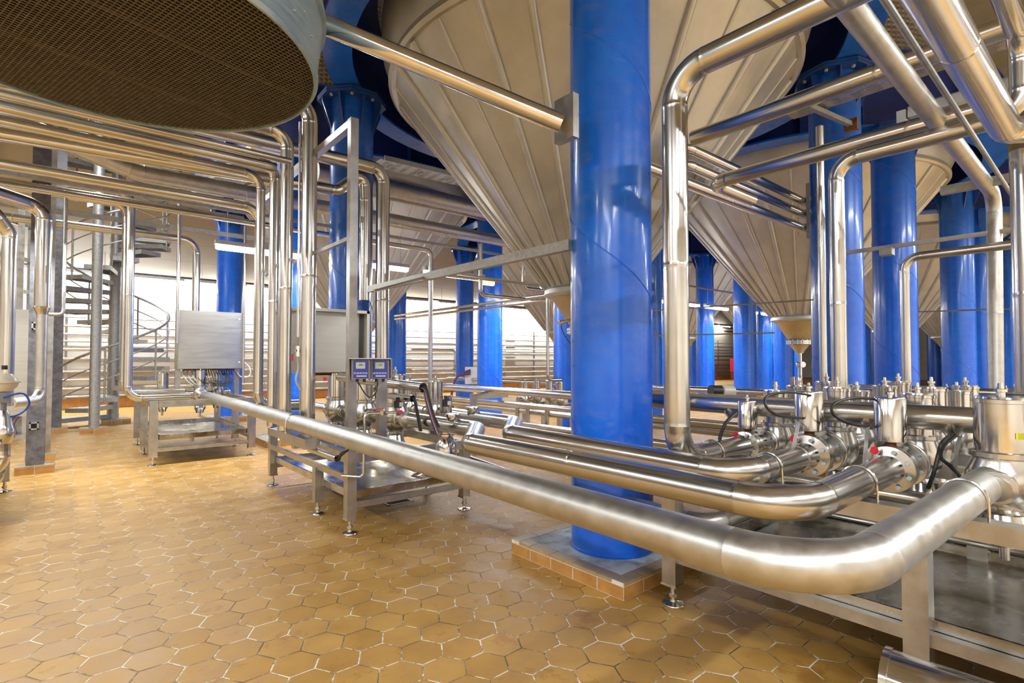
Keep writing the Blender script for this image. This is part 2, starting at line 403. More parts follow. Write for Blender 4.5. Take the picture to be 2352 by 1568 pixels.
# ------------------------------------------------------------------ tiled plinths and blue columns
def plinth(cx, cy, sx, sy, h, label, group=None):
    t = thing('tiled_plinth', label, 'plinth', (cx, cy, 0), group)
    b_ = MB(); b_.span((-sx / 2 + .002, -sy / 2 + .002, 0), (sx / 2 - .002, sy / 2 - .002, h - 0.003))
    b_.cur = 1
    for ax in (0, 1):
        L = (sx, sy)[ax]; n = max(1, round(L / 0.19)); stp = L / n
        for sg in (-1, 1):
            for k in range(n):
                a0, a1 = -L / 2 + k * stp + .004, -L / 2 + (k + 1) * stp - .004
                o = sg * (sy, sx)[ax] / 2; i_ = o - sg * 0.012
                c0, c1 = (a0, min(o, i_), .003), (a1, max(o, i_), h - 0.027)
                if ax: c0, c1 = (c0[1], c0[0], c0[2]), (c1[1], c1[0], c1[2])
                b_.span(c0, c1)
    b_.build('tile_band', ['grout', 'plinth_tile'], t)
    c_ = MB()
    for ax in (0, 1):
        L = (sx, sy)[ax]; n = max(1, round(L / 0.19)); stp = L / n; wd_ = min(0.085, sx * .24)
        for sg in (-1, 1):
            for k in range(n):
                a0, a1 = -L / 2 + k * stp + .003, -L / 2 + (k + 1) * stp - .003
                if ax:
                    if k == 0: a0 = -L / 2 + wd_ + .002
                    if k == n - 1: a1 = L / 2 - wd_ - .002
                if a1 <= a0: continue
                o = sg * ((sy, sx)[ax] / 2 + .003); i_ = o - sg * wd_
                c0, c1 = (a0, min(o, i_), h - .02), (a1, max(o, i_), h)
                if ax: c0, c1 = (c0[1], c0[0], c0[2]), (c1[1], c1[0], c1[2])
                c_.span(c0, c1)
    c_.build('edge_tiles', 'plinth_cap', t)
    MB().box((0, 0, h - .006), (sx - .16 if sx > .5 else sx * .6, sy - .16 if sy > .5 else sy * .6, .008)).build('concrete_top', 'concrete', t)
    return t

CR = 0.275
TOPZ = 4.655
def make_column(ring_dir):
    t = thing('steel_column', 'x', 'column', (0, 0, 0), 'blue steel columns under the tanks', 'thing')
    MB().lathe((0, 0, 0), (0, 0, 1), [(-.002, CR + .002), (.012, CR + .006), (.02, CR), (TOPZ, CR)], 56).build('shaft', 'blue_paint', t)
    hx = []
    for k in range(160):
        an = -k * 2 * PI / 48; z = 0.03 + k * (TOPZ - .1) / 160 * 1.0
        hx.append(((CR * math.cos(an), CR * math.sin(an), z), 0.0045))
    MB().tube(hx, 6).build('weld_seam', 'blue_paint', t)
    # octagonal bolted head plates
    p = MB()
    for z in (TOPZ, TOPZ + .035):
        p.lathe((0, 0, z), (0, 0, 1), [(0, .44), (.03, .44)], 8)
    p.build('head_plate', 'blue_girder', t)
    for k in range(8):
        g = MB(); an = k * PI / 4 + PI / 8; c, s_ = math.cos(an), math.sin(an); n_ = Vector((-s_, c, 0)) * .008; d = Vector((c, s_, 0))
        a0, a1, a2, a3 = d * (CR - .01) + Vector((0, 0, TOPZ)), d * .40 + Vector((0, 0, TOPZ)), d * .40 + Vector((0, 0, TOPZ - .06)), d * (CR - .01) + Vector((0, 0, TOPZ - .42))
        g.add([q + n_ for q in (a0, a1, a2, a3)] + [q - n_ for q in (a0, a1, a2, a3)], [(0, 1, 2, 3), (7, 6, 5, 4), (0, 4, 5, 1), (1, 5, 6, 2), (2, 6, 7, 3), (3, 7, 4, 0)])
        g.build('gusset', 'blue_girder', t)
    for k in range(8):
        an = k * PI / 4; MB().lathe((.36 * math.cos(an), .36 * math.sin(an), TOPZ - .022), (0, 0, 1), [(0, .02), (.024, .02)], 6).build('bolt', 'concrete', t)
    return t

XS = [(2.87, 7.11), (9.45, 13.69), (16.03, 20.27), (22.6, 26.85), (29.2, 33.4)]
YS = [(2.35, 6.72), (9.2, 13.5)]
names = {
    (0, 0): 'large glossy blue column standing on the tiled plinth in front of the biggest cone tank',
    (0, 1): 'blue column behind the stainless box and vertical pipes, with a bolted bracket under the girder',
    (1, 0): 'blue column behind the slim pair of vertical pipes, right of the big bent pipe',
    (1, 1): 'blue column seen in the narrow gap just left of the big near column',
    (0, 2): 'narrow blue column glimpsed between the tall stainless risers at the left',
    (0, 3): 'blue column behind the cabinet on the left valve stand, under the tray and fluorescent lamp',
    (1, 2): 'pale-scuffed blue column with orange-lit lamp across it, beside the angled long bar',
    (1, 3): 'blue column half hidden by the left tank cone, next to the twin risers',
}
first = None
nearp = {(0, 0): 'tiled plinth with concrete top under the big near blue column'}
for i, xs in enumerate(XS):
    for j, ys in enumerate(YS):
        for a_ in (0, 1):
            for b_ in (0, 1):
                X, Y = xs[a_], ys[b_]
                px = CX + F * (X * math.cos(AZ) - Y * math.sin(AZ)) / (X * math.sin(AZ) + Y * math.cos(AZ))
                if px > 2460: continue
                key = (i * 2 + a_, j * 2 + b_)
                far = key[0] + key[1] > 5
                lab = names.get(key)
                if lab is None:
                    row = ('first', 'second', 'third', 'fourth')[key[1]]
                    nth = ('', '', 'third', 'fourth', 'fifth', 'sixth', 'seventh', 'eighth', 'ninth', 'tenth')[key[0]]
                    lab = 'blue column, %s along the %s line of columns from the stair side' % (nth, row)
                if first is None: first = o = make_column(0); o.location = (X, Y, .1); o['label'] = lab
                else: o = dup(first, (X, Y, .1), rz=random.uniform(0, 6), label=lab)
                pl = {(0, 0): 'tiled plinth with grey concrete top carrying the big near blue column',
                      (1, 2): 'tiled plinth under the pale-scuffed blue column behind the jogged pipes',
                      (0, 2): 'tiled plinth beside the left stand, under the narrow blue column',
                      (1, 1): 'tiled plinth just left of the big near column, farther back'}.get(key, lab.replace('blue column, ', 'tiled plinth of the blue column ').replace(' from the stair side', '') if 'blue column, ' in lab else 'tiled plinth under the ' + ' '.join(lab.split()[:9]))
                cx_, cy_ = X, Y
                if key == (0, 0): cx_, cy_ = 2.42 + .47, 1.90 + .49
                plinth(cx_, cy_, .94, .98, .1, pl, 'tiled plinths under the columns')

# ------------------------------------------------------------------ cone tanks and ring girders
RC, ZC, ZK = 2.41, 4.68, 2.2
def make_tank():
    t = thing('cone_tank', 'x', 'tank', (0, 0, 0), 'cone-bottomed stainless tanks')
    c = MB()
    c.lathe((0, 0, 0), (0, 0, 1), [(ZK, .46), (ZC, RC)], 96)
    for k in range(30):
        an = 2 * PI * (k + .5) / 30; d = Vector((math.cos(an), math.sin(an), 0)); nrm = (d * (ZC - ZK) - Vector((0, 0, RC - .46))).normalized()
        rr_ = .042 if k % 3 else .018
        p0 = d * .52 + Vector((0, 0, ZK + .06)); L = (d * (RC - .03) + Vector((0, 0, ZC - .04))) - p0
        st = [(p0 + L * q + nrm * 0.0, rr_ * (0.35 if q in (0,) else 1) * (0.75 + .25 * q)) for q in (0, .02, .5, .98, 1)]
        c.tube(st, 10)
    c.build('cone_shell', 'cone_steel', t, angle=.7)
    MB().lathe((0, 0, 0), (0, 0, 1), [(ZC - .03, RC - .01), (ZC - .05, RC + .03), (ZC - .02, RC + .065), (ZC + .04, RC + .06), (ZC + .06, RC + .02)], 96).build('rim_seam', 'cone_steel', t)
    MB().lathe((0, 0, 0), (0, 0, 1), [(ZC + .05, RC + .02), (ZC + .30, RC + .13), (ZC + .62, RC + .15)], 96).build('knuckle_band', 'cone_steel', t)
    MB().lathe((0, 0, 0), (0, 0, 1), [(ZC + .62, RC + .12), (7.9, RC + .12)], 96).build('jacket_wall', 'dimple_jacket', t)
    prof = [(ZK + .06, .47), (ZK + .035, .53), (ZK - .02, .54), (ZK - .05, .50), (ZK - .06, .46)]
    MB().lathe((0, 0, 0), (0, 0, 1), prof, 64).build('lower_weld_ring', 'cone_steel', t)
    MB().lathe((0, 0, 0), (0, 0, 1), [(ZK - .06, .46), (ZK - .08, .43), (1.76, .19)], 64).build('hopper', 'hopper_paint', t)
    f_ = MB()
    for z in (1.76, 1.72): f_.lathe((0, 0, z - .03), (0, 0, 1), [(0, .25), (.03, .25)], 48)
    for k in range(16):
        an = k * PI / 8; f_.lathe((.225 * math.cos(an), .225 * math.sin(an), 1.68), (0, 0, 1), [(0, .013), (.10, .013)], 6)
    f_.build('flange', 'polished_steel', t)
    MB().lathe((0, 0, 0), (0, 0, 1), [(1.69, .19), (1.52, .075), (1.50, .075)], 40).build('outlet_cone', 'hopper_paint', t)
    return t

def ring_girder(x, y, label):
    t = thing('ring_girder', label, 'girder', (x, y, 0), 'blue ring girders on the columns')
    n = 64; z0 = 4.83
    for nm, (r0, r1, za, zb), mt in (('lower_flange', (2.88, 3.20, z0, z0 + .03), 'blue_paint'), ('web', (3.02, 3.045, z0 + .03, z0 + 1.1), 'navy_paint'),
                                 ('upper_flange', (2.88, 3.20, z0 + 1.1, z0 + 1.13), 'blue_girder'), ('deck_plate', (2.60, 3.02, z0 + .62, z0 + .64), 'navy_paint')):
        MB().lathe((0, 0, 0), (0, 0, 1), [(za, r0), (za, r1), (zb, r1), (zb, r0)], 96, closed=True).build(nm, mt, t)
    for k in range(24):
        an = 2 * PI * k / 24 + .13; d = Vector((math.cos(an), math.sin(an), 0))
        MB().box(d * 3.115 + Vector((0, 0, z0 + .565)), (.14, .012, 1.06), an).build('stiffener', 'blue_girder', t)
    return t

tl = {(0, 0): 'biggest cone-bottomed stainless tank, directly behind the large near blue column',
      (0, 1): 'cone tank behind the display post, its ribbed cone crossed by two wrapped ducts',
      (1, 0): 'ribbed cone tank between the big bent pipe and the slim pipes, hopper and outlet showing',
      (1, 1): 'cone tank mostly hidden behind the biggest cone, its left slope showing beneath',
      (2, 0): 'cone tank whose rim shows between the two right-hand blue columns, partly behind pipes',
      (2, 1): 'distant cone tank seen right of the large near blue column',
      (3, 0): 'distant cone tank at the right, hopper glimpsed between blue columns',
      (3, 1): 'small far cone tank behind the hopper outlet of the second tank'}
gl = {(0, 0): 'blue ring girder around the biggest cone tank', (0, 1): 'blue ring girder around the cone tank behind the display post',
      (1, 0): 'blue ring girder around the tank between the bent pipe and the slim pair', (1, 1): 'blue ring girder around the tank hidden behind the biggest cone'}
first = None
TC = {}
for i in range(5):
    for j in range(2):
        x, y = sum(XS[i]) / 2, sum(YS[j]) / 2; x += .07 if (i, j) == (0, 0) else 0; TC[i, j] = (x, y)
        if i == 4 and j == 1: continue
        lab = tl.get((i, j), 'farthest cone tank of the near line of tanks')
        if first is None: first = o = make_tank(); o.location = (x, y, 0); o['label'] = lab
        else: dup(first, (x, y, 0), rz=random.uniform(0, .5), label=lab)
        ring_girder(x, y, gl.get((i, j), 'blue ring girder of the %s' % ' '.join(lab.split()[:10])))

# outlet valve trees hanging below the hoppers
def make_outlet():
    t = thing('outlet_valve', 'x', 'valve', (0, 0, 0), 'outlet valves below the hoppers')
    MB().tube(stations([(0, 0, 1.50), (0, 0, 1.05), (.02, 0, .86), (.02, 0, .6)], .048, .1), 20).build('outlet_pipe', 'polished_steel', t)
    MB().lathe((0, 0, 1.22), (0, 0, 1), [(0, .06), (0.01, .075), (.09, .075), (.1, .06)], 24).lathe((-.09, 0, 1.27), (1, 0, 0), [(0, .03), (.02, .05), (.18, .03)], 16).build('valve_body', 'polished_steel', t)
    MB().lathe((0, 0, 1.27), (-.6, -.8, 0), [(0, .045), (.09, .045), (.09, .06), (.11, .06)], 20).build('sight_glass', 'polished_steel', t)
    MB().cyl((-.1, -.05, .95), (-.1, -.05, 1.48), .013, 8).cyl((-.16, -.02, .9), (-.16, -.02, 1.2), .01, 8).build('cleaning_line', 'polished_steel', t)
    b_ = MB()
    for (x, y, r, z0, z1) in ((-.18, -.05, .055, .78, 1.0), (-.05, .12, .05, .8, 1.02)):
        b_.lathe((x, y, z0), (0, 0, 1), [(0, r), (z1 - z0, r)], 20).lathe((x, y, z0 - .14), (0, 0, 1), [(0, .03), (.02, .06), (.07, .075), (.12, .06), (.14, .03)], 20)
    b_.build('actuator', 'polished_steel', t)
    return t
ov = make_outlet(); ov.location = (TC[1, 0][0], TC[1, 0][1], 0); ov['label'] = 'bright outlet valve tree hanging under the second tank hopper behind the header pipe'
sv_ = thing('sampling_valve', 'small sampling valve on the hopper of the biggest cone, beside the near column', 'valve')
pv0 = on_depth(1290, 740, 6.35); hopper_c = Vector((TC[0, 0][0], TC[0, 0][1], 1.93))
MB().cyl(pv0, pv0.lerp(hopper_c, .55), .018, 12).lathe(pv0, pv0 - hopper_c, [(-.03, .03), (.02, .03), (.025, .022), (.06, .022)], 16).build('valve_body', 'polished_steel', sv_)
cable('', [pv0, pv0 + Vector((0, 0, -.08)), pv0 + Vector((.06, -.03, -.2)), pv0 + Vector((.12, -.06, -.28))], .005, 'rubber', name='cable_tail', parent=sv_)
dup(ov, (TC[2, 1][0], TC[2, 1][1], 0), .4, 'small outlet valve tree under the far tank right of the near column')
dup(ov, (TC[3, 0][0], TC[3, 0][1], 0), .2, 'small outlet valve under the distant right tank')

# ================================================================== skids (valve stands)
def leg(parent, x, y, z1, w_=.085, z0=.12):
    o = MB().span((x - w_ / 2, y - w_ / 2, z0), (x + w_ / 2, y + w_ / 2, z1)).build('leg', 'frame_steel', parent)
    b_ = MB().box((x, y, z0 - .004), (w_ + .012, w_ + .012, .012)).cyl((x, y, .015), (x, y, z0), .015, 12)
    b_.lathe((x, y, .045), (0, 0, 1), [(0, .024), (.02, .024)], 6)
    b_.lathe((x, y, 0), (0, 0, 1), [(0, .058), (.006, .06), (.011, .058), (.02, .02), (.03, .018)], 32)
    b_.build('levelling_foot', 'polished_steel', o)
    return o
def drip_tray(parent, x0, x1, y0, y1, z, drains=1):
    h = .045; b_ = MB(); n = drains
    for k in range(n):
        ya, yb = y0 + (y1 - y0) * k / n, y0 + (y1 - y0) * (k + 1) / n; c = ((x0 + x1) / 2, (ya + yb) / 2, z - .035)
        b_.add([(x0, ya, z), (x1, ya, z), (x1, yb, z), (x0, yb, z), c], [(0, 1, 4), (1, 2, 4), (2, 3, 4), (3, 0, 4)])
        b_.lathe((c[0], c[1], z - .2), (0, 0, 1), [(0, .03), (.168, .03)], 16)
        b_.lathe((c[0], c[1], c[2] + .001), (0, 0, 1), [(0, .045), (.004, .045)], 20)
    for p0, p1 in (((x0, y0), (x1, y0)), ((x1, y0), (x1, y1)), ((x1, y1), (x0, y1)), ((x0, y1), (x0, y0))):
        b_.span((min(p0[0], p1[0]) - .004, min(p0[1], p1[1]) - .004, z - .02), (max(p0[0], p1[0]) + .004, max(p0[1], p1[1]) + .004, z + h))
        b_.span((min(p0[0], p1[0]) - .012, min(p0[1], p1[1]) - .012, z + h - .004), (max(p0[0], p1[0]) + .012, max(p0[1], p1[1]) + .012, z + h))
    return b_.build('drip_tray', 'tray_steel', parent, angle=.1)

# --- right stand
sr = thing('valve_stand', 'large stainless valve stand with stained drip tray at the right foreground', 'stand', (0, 0, 0))
for x in (2.60, 3.80):
    for y in (1.70, .59, -.55): leg(sr, x, y, .76)
b_ = MB()
for x in (2.60, 3.80): b_.span((x - .04, -1.2, .69), (x + .04, 1.74, .762))
for y in (1.70, .59, -.55): b_.span((2.60, y - .03, .70), (3.80, y + .03, .758))
for y in (1.7,): b_.span((2.6, y - .04, .69), (3.8, y + .04, .76))
b_.build('top_frame', 'frame_steel', sr)
b_ = MB()
for x in (2.60, 3.80): b_.span((x - .02, -1.2, .24), (x + .02, 1.7, .29))
b_.build('lower_rail', 'frame_steel', sr)
drip_tray(sr, 2.63, 3.77, -1.2, 1.64, .29, 2)

# --- middle stand
sm = thing('valve_stand', 'stainless valve stand with adjustable feet under the display post, crossed by the long fat pipe', 'stand', (0, 0, 0))
for (x, y, z) in ((1.72, 4.01, .63), (1.72, 4.70, .42), (1.74, 6.10, .61), (2.80, 4.00, .62), (2.82, 4.70, .42), (2.8, 6.1, .6)): leg(sm, x, y, z, .075)
b_ = MB().span((1.69, 3.98, .55), (1.76, 6.12, .625)).span((2.77, 3.98, .55), (2.84, 6.12, .625)).span((1.7, 3.98, .55), (2.82, 4.04, .625)).span((1.7, 6.06, .55), (2.82, 6.12, .625)).span((1.72, 5.0, .55), (2.8, 5.06, .62))
b_.build('top_frame', 'frame_steel', sm)
b_ = MB().span((1.70, 4.0, .40), (1.73, 6.1, .45)).span((1.72, 4.0, .19), (2.8, 4.03, .24)).span((1.70, 4.69, .19), (2.8, 4.72, .23)).span((1.72, 6.07, .19), (2.8, 6.10, .24)).span((2.79, 4, .40), (2.82, 6.1, .45))
b_.build('lower_rail', 'frame_steel', sm)
drip_tray(sm, 1.76, 2.77, 4.06, 6.04, .27)
# bracket arm carrying the fat pipe
MB().span((1.44, 4.22, .655), (1.54, 4.86, .735)).span((1.5, 4.66, .60), (1.72, 4.74, .68)).build('pipe_bracket', 'frame_steel', sm)

fd = thing('floor_drain', 'square floor drain with dark opening under the middle stand', 'drain', (2.45, 4.66, 0))
MB().span((-.13, -.13, 0), (-.115, .13, .006)).span((.115, -.13, 0), (.13, .13, .006)).span((-.13, -.13, 0), (.13, -.115, .006)).span((-.13, .115, 0), (.13, .13, .006)).build('drain_frame', 'frame_steel', fd)
MB().span((-.115, -.115, 0), (.115, .115, .003)).build('drain_shade', 'void_shade', fd)  # flat slab, the shade of the drain opening put into its colour
# --- left stand
sl = thing('valve_stand', 'stainless valve stand with bright drip tray below the left control cabinet', 'stand', (0, 0, 0))
for (x, y, z) in ((.88, 8.22, .82), (.88, 9.30, .70), (.90, 10.45, .80), (2.05, 8.22, .82), (2.08, 9.30, .70), (2.05, 10.45, .8)): leg(sl, x, y, z, .09)
MB().span((.84, 8.18, .75), (.93, 10.49, .82)).span((2.01, 8.18, .75), (2.1, 10.49, .82)).span((.84, 8.18, .745), (2.1, 8.25, .825)).span((.84, 10.42, .75), (2.1, 10.49, .82)).build('top_frame', 'frame_steel', sl)
MB().span((.9, 8.2, .17), (2.05, 8.24, .22)).span((.88, 8.2, .24), (.92, 10.4, .29)).span((2.04, 8.2, .24), (2.08, 10.4, .29)).build('lower_rail', 'frame_steel', sl)
drip_tray(sl, .95, 2.02, 8.30, 10.3, .33)
# --- stand edge at the far left
se = thing('valve_stand', 'edge of a stainless valve stand cut off at the far left', 'stand', (0, 0, 0))
xe = on_z(10, 1130).x; ye = on_z(10, 1130).y
for dx, dy in ((0, 0), (-.95, 0), (0, -1.6), (-.95, -1.6)): leg(se, xe + dx, ye + dy, .52, .07)
MB().span((xe - 1, ye - 1.65, .46), (xe + .035, ye + .035, .52)).build('top_frame', 'frame_steel', se)
MB().span((xe - 1, ye - 1.6, .22), (xe + .02, ye, .26)).build('lower_rail', 'tray_steel', se)

# ================================================================== main pipes, right foreground
ZP = .83
p3r = .066
P3 = [(1.62, 9.95, ZP), (1.39, .47, ZP), (3.2, .43, ZP)]
pipe('long fat matt stainless pipe running from the left stand and bending into the right-hand valves', P3, p3r, .25, 'brushed_steel', joints=1.9, n=14,
     ubolts=(((1.487, 4.62, ZP), (.023, 1, 0)), ((2.60, .443, ZP), (1, -.02, 0))), seg=40)
pipe('shiny jogged stainless pipe lying nearest behind the long fat matt pipe',
     [(2.33, 4.35, ZP), (2.38, 3.24, ZP), (1.97, 2.74, ZP), (1.97, .79, ZP), (3.0, .79, ZP)], .064, [0, .08, .08, .2, 0], 'steel', joints=1.7, seg=36, n=12,
     ubolts=(((2.60, .79, ZP), (1, 0, 0)),))
pipe('shiny jogged stainless pipe farther back, bending into the second valve flange',
     [(2.87, 4.5, ZP), (2.86, 3.36, ZP), (2.43, 2.90, ZP), (2.36, 1.19, ZP), (3.0, 1.19, ZP)], .064, [0, .08, .08, .16, 0], 'steel', joints=1.7, seg=36, n=12,
     ubolts=(((2.64, 1.19, ZP), (1, 0, 0)),))
zt = 2.87
pipe('tall bent stainless pipe rising right of the near column and turning overhead toward the right',
     [(2.45, -3.0, zt), (2.45, 1.57, zt), (2.45, 1.57, ZP), (3.15, 1.57, ZP)], .066, .18, 'steel', joints=1.3, seg=36, n=12,
     ubolts=(((2.80, 1.57, ZP), (1, 0, 0)),))
# header duct that gathers the valve cables
hp = thing('cable_duct_pipe', 'straight stainless header tube with cable outlets passing just behind the front actuators', 'pipe')
b_ = MB().tube([((3.32, -2.4, 1.065), .062), ((3.32, 2.6, 1.065), .062)], 32)
b_.build('pipe_run', 'steel', hp)
for y in (1.72, 1.32, .95, .60, .28): MB().lathe((3.32, y, 1.065), (0, 0, -1), [(.02, .060), (.055, .052), (.075, .034), (.084, .030)], 20).build('cable_outlet', 'steel', hp)

# upper right runs
X2 = 3.92
a2 = on_x(1920, 372, X2); yb2 = on_x(2345, 230, X2).y
pipe('slim vertical stainless pipe right of the big bend, elbowing overhead to the upper right',
     [(X2 - 2.4, yb2, a2.z + .42), (X2, yb2, a2.z + .42), (X2, yb2 - .0, a2.z + .0), (X2, a2.y, a2.z), (X2, a2.y, .9)], .048, .13, seg=28, joints=1.4)
a3 = on_depth(1889, 700, 4.25)
pipe('thin vertical support pipe close beside the slim elbowed pipe', [(a3.x, a3.y, on_x(1886, 290, a3.x).z), (a3.x, a3.y, .9)], .029, .1, seg=20)
a4 = on_x(1660, 414, 4.05)
pipe('overhead stainless pipe from behind the big riser across the upper right to the cross bar',
     [(4.75, a4.y + .10, a4.z), (4.05, a4.y + .10, a4.z), (4.05, -1.5, a4.z)], .056, .13, seg=28, joints=1.5)
a5 = on_x(1624, 307, 3.80)
pipe('uppermost straight stainless pipe over the perforated cable tray at the upper right', [(3.80, a5.y + .12, a5.z), (3.80, -1.5, on_x(2017, 167, 3.8).z)], .060, .1, seg=28, joints=1.6)
YD = .77
d0, d1, d2 = on_y(1943, 5, YD), on_y(2121, 238, YD), on_y(2283, 447, YD)
dz = d2.z
pipe('long diagonal matt stainless pipe descending to the right and dropping vertically at the far right',
     [d0 + (d0 - d1) * 1.0, d1, (d2.x, YD, dz), (on_y(2287, 900, YD).x, YD, .9)], .052, .16, 'brushed_steel', seg=28, joints=1.5)
r0, r1 = on_y(2045, 20, .55), on_y(2312, 430, .55)
pipe('thin galvanised rod running diagonally beside the long diagonal pipe', [r0 + (r0 - r1) * .5, r1 + (r1 - r0) * .1], .013, .05, 'galvanised', name='steel_rod', cat='rod', seg=10)
# steep pair in the top right corner
q1 = on_depth(2318, 308, 2.62)
pipe('thick stainless pipe plunging from the top edge to an elbow at the right edge', [(q1.x - 2.2, q1.y, q1.z), (q1.x, q1.y, q1.z), (q1.x, q1.y - .9, q1.z)], .062, .11, seg=36, joints=1.2)
q2 = on_depth(2357, 600, 3.0)
pipe('vertical pipe cut by the right edge, below the thick elbow', [(q2.x, q2.y, 2.55), (q2.x, q2.y, .9)], .062, .1, seg=32, joints=.9)
# three clamped pipes behind the riser
YT = 2.82
for k, (pa, lab) in enumerate((((1626, 361), 'topmost of the three parallel pipes clamped beside the slim vertical pipe'), ((1626, 398), 'middle one of the three parallel pipes clamped beside the slim vertical pipe'), ((1626, 439), 'lowest of the three parallel pipes clamped beside the slim vertical pipe'))):
    a = on_y(*pa, YT); xs_ = on_y(1575, 340, YT).x if k < 2 else on_y(1440, 360, YT).x
    pts = [(xs_, YT, a.z), (9.0, YT, a.z)]
    if k < 2: pts = [(xs_, YT + .22, a.z), (xs_, YT, a.z), (9.0, YT, a.z)]
    pipe(lab, pts, .055, .10, seg=24, joints=2.2)
cl = on_y(1856, 500, YT - .06)
cf = thing('pipe_clamp_frame', 'galvanised bracket frame holding three pipes to the blue column', 'bracket')
za, zb = on_y(1845, 432, YT).z, on_y(1845, 545, YT).z
b_ = MB().span((cl.x - .06, YT - .12, zb - .03), (cl.x + .06, YT - .06, za + .03)).span((cl.x - .03, YT - .3, za - .02), (cl.x + .6, YT - .05, za + .03)).span((cl.x - .03, YT - .3, zb - .03), (cl.x + .6, YT - .05, zb + .02))
b_.build('bracket_plate', 'galvanised', cf)
for pa in ((1626, 361), (1626, 398), (1626, 439)): ubolt((cl.x, YT, on_y(*pa, YT).z), (1, 0, 0), .055, cf)

# perforated cable tray upper right
XT = 6.0
t0, t1 = on_x(1822, 262, XT), on_x(2300, 105, XT)
def cable_tray(label, p, q, wv, group=None):
    t = thing('cable_tray', label, 'cable tray', (0, 0, 0), group); p, q = Vector(p), Vector(q); wv = Vector(wv); d = (q - p); L = d.length; d.normalize()
    n = max(2, int(L / .16)); b_ = MB(); W_ = wv.length; wn_ = wv.normalized(); up = Vector((0, 0, 1))
    # side rails, cross slats and slotted floor strips
    for sg in (-1, 1):
        c = wn_ * sg * W_ / 2
        b_.bar(p + c + up * .03, q + c + up * .03, .006, .07)
    for k in range(7):
        c = wn_ * (-W_ / 2 + W_ * (k + .5) / 7)
        b_.bar(p + c, q + c, W_ / 7 * .62, .003)
    for k in range(n + 1):
        c = p + d * L * k / n
        b_.bar(c - wn_ * W_ / 2, c + wn_ * W_ / 2, .07 if k % 3 else .1, .004)
        if k % 3 == 1: b_.bar(c - wn_ * W_ * .2 - up * .012, c + wn_ * W_ * .2 - up * .012, .022, .012)
    b_.build('tray_bed', 'galvanised', t); return t
cable_tray('perforated cable tray fixed to the blue column at the upper right', (XT, t0.y, t0.z), (XT, t1.y - .5, t0.z), (.26, 0, 0))
b0 = on_x(1862, 250, XT)
tb = thing('tray_bracket', 'short bracket under the perforated tray with a rusty pad on the blue column', 'bracket')
MB().bar((XT - .2, t0.y - .22, t0.z - .05), (XT + .62, t0.y - .35, t0.z - .05), .05, .05).build('arm', 'galvanised', tb)
MB().box((XT + .66, t0.y - .35, t0.z - .05), (.06, .13, .13)).build('base_pad', 'rust', tb)
# cross bars carrying the diagonal pipe
cb1 = on_depth(2175, 252, 3.25)
MBb = thing('cross_bar', 'flat steel cross bar clamped under the diagonal pipe above the overhead pipe', 'bar')
MB().bar((4.2, .95, a4.z + .16), (4.2, -.9, a4.z + .16), .05, .07).build('bar_body', 'frame_steel', MBb)
MB().box((4.18, .98, a4.z + .13), (.06, .05, .09)).build('end_clamp', 'frame_steel', MBb)
k2 = on_y(2270, 432, YD - .0)
cb2 = thing('cross_bar', 'pale steel bar clamped at the lower elbow of the diagonal pipe', 'bar')
MB().bar((k2.x - .12, YD + .28, dz + .02), (k2.x - .12, YD - .6, dz + .02), .05, .07).build('bar_body', 'galvanised', cb2)

# thin elbowed pipe at right and rods
XE = 5.05
e1 = on_x(2077, 592, XE)
pipe('thin stainless pipe with an elbow beside the second blue column, running right', [(XE, -1.5, e1.z), (XE, e1.y, e1.z), (XE, e1.y, .9)], .032, .1, seg=20, joints=1.5)
g0, g1 = on_x(1997, 573, 5.9), on_x(2335, 520, 5.9)
rd = thing('conduit_rail', 'thin square conduit rail with a small clamp crossing the right-hand columns', 'rail')
MB().bar(g0 + Vector((0, .3, 0)), (5.9, -.6, g0.z), .035, .035).build('rail_body', 'frame_steel', rd)
MB().box(on_x(2037, 578, 5.88), (.1, .1, .07)).build('clamp', 'galvanised', rd)
for (pa, pb, X, lab) in (((1500, 713), (1870, 688), 5.3, 'thin tie wire crossing in front of the second tank cone'), ((2110, 716), (2350, 708), 7.6, 'thin tie wire at the far right between columns'), ((1500, 771), (1780, 764), 6.0, 'lower thin tie wire in front of the second tank hopper')):
    p, q = on_x(*pa, X), on_x(*pb, X); o = MB().cyl(p, q, .008, 8).build('tie_wire', 'frame_steel'); tag(o, lab, 'wire')

# capped pipe stub bottom right
cs = thing('capped_pipe', 'thick capped stainless tube lying low at the bottom right corner', 'pipe')
c0 = on_z(2048, 1560, .26)
MB().cyl(c0, c0 + Vector((.10, -1.6, -.0)), .095, 48).build('tube_body', 'polished_steel', cs)
MB().lathe(c0 + Vector((-.0012, .02, 0)), (.0625, -1, 0), [(0, .094), (0, .100), (.022, .100), (.022, .094)], 48).build('end_cap', 'polished_steel', cs)

pipe('angled low pipe behind the foot of the middle stand', [(2.45, 4.55, .16), (2.93, 4.35, .42), (3.12, 3.65, .30)], .05, .06, seg=24)
# low return pipe under the right stand
pipe('dark return elbow peeping out under the jogged pipes at the right stand', [on_z(1500, 1150, .42), on_z(1622, 1195, .42), on_z(1700, 1155, .42), on_z(2100, 1040, .42)][1:2] * 0 + [(2.72, 2.5, .45), (2.72, 1.55, .45), (3.6, 1.55, .45)], .05, .12, 'brushed_steel', seg=28)
pipe('horizontal manifold pipe beneath the rear valves of the right stand', [(3.45, 1.9, .62), (3.45, -1.5, .62)], .04, .1, seg=20)
pipe('thin drain line above the tray of the right stand', [(3.55, 1.5, .42), (3.55, -1.0, .42)], .014, .05, seg=10)
for k, (x, y) in enumerate(((3.0, .98), (3.35, .98), (3.0, .2), (3.2, .15))):
    pass

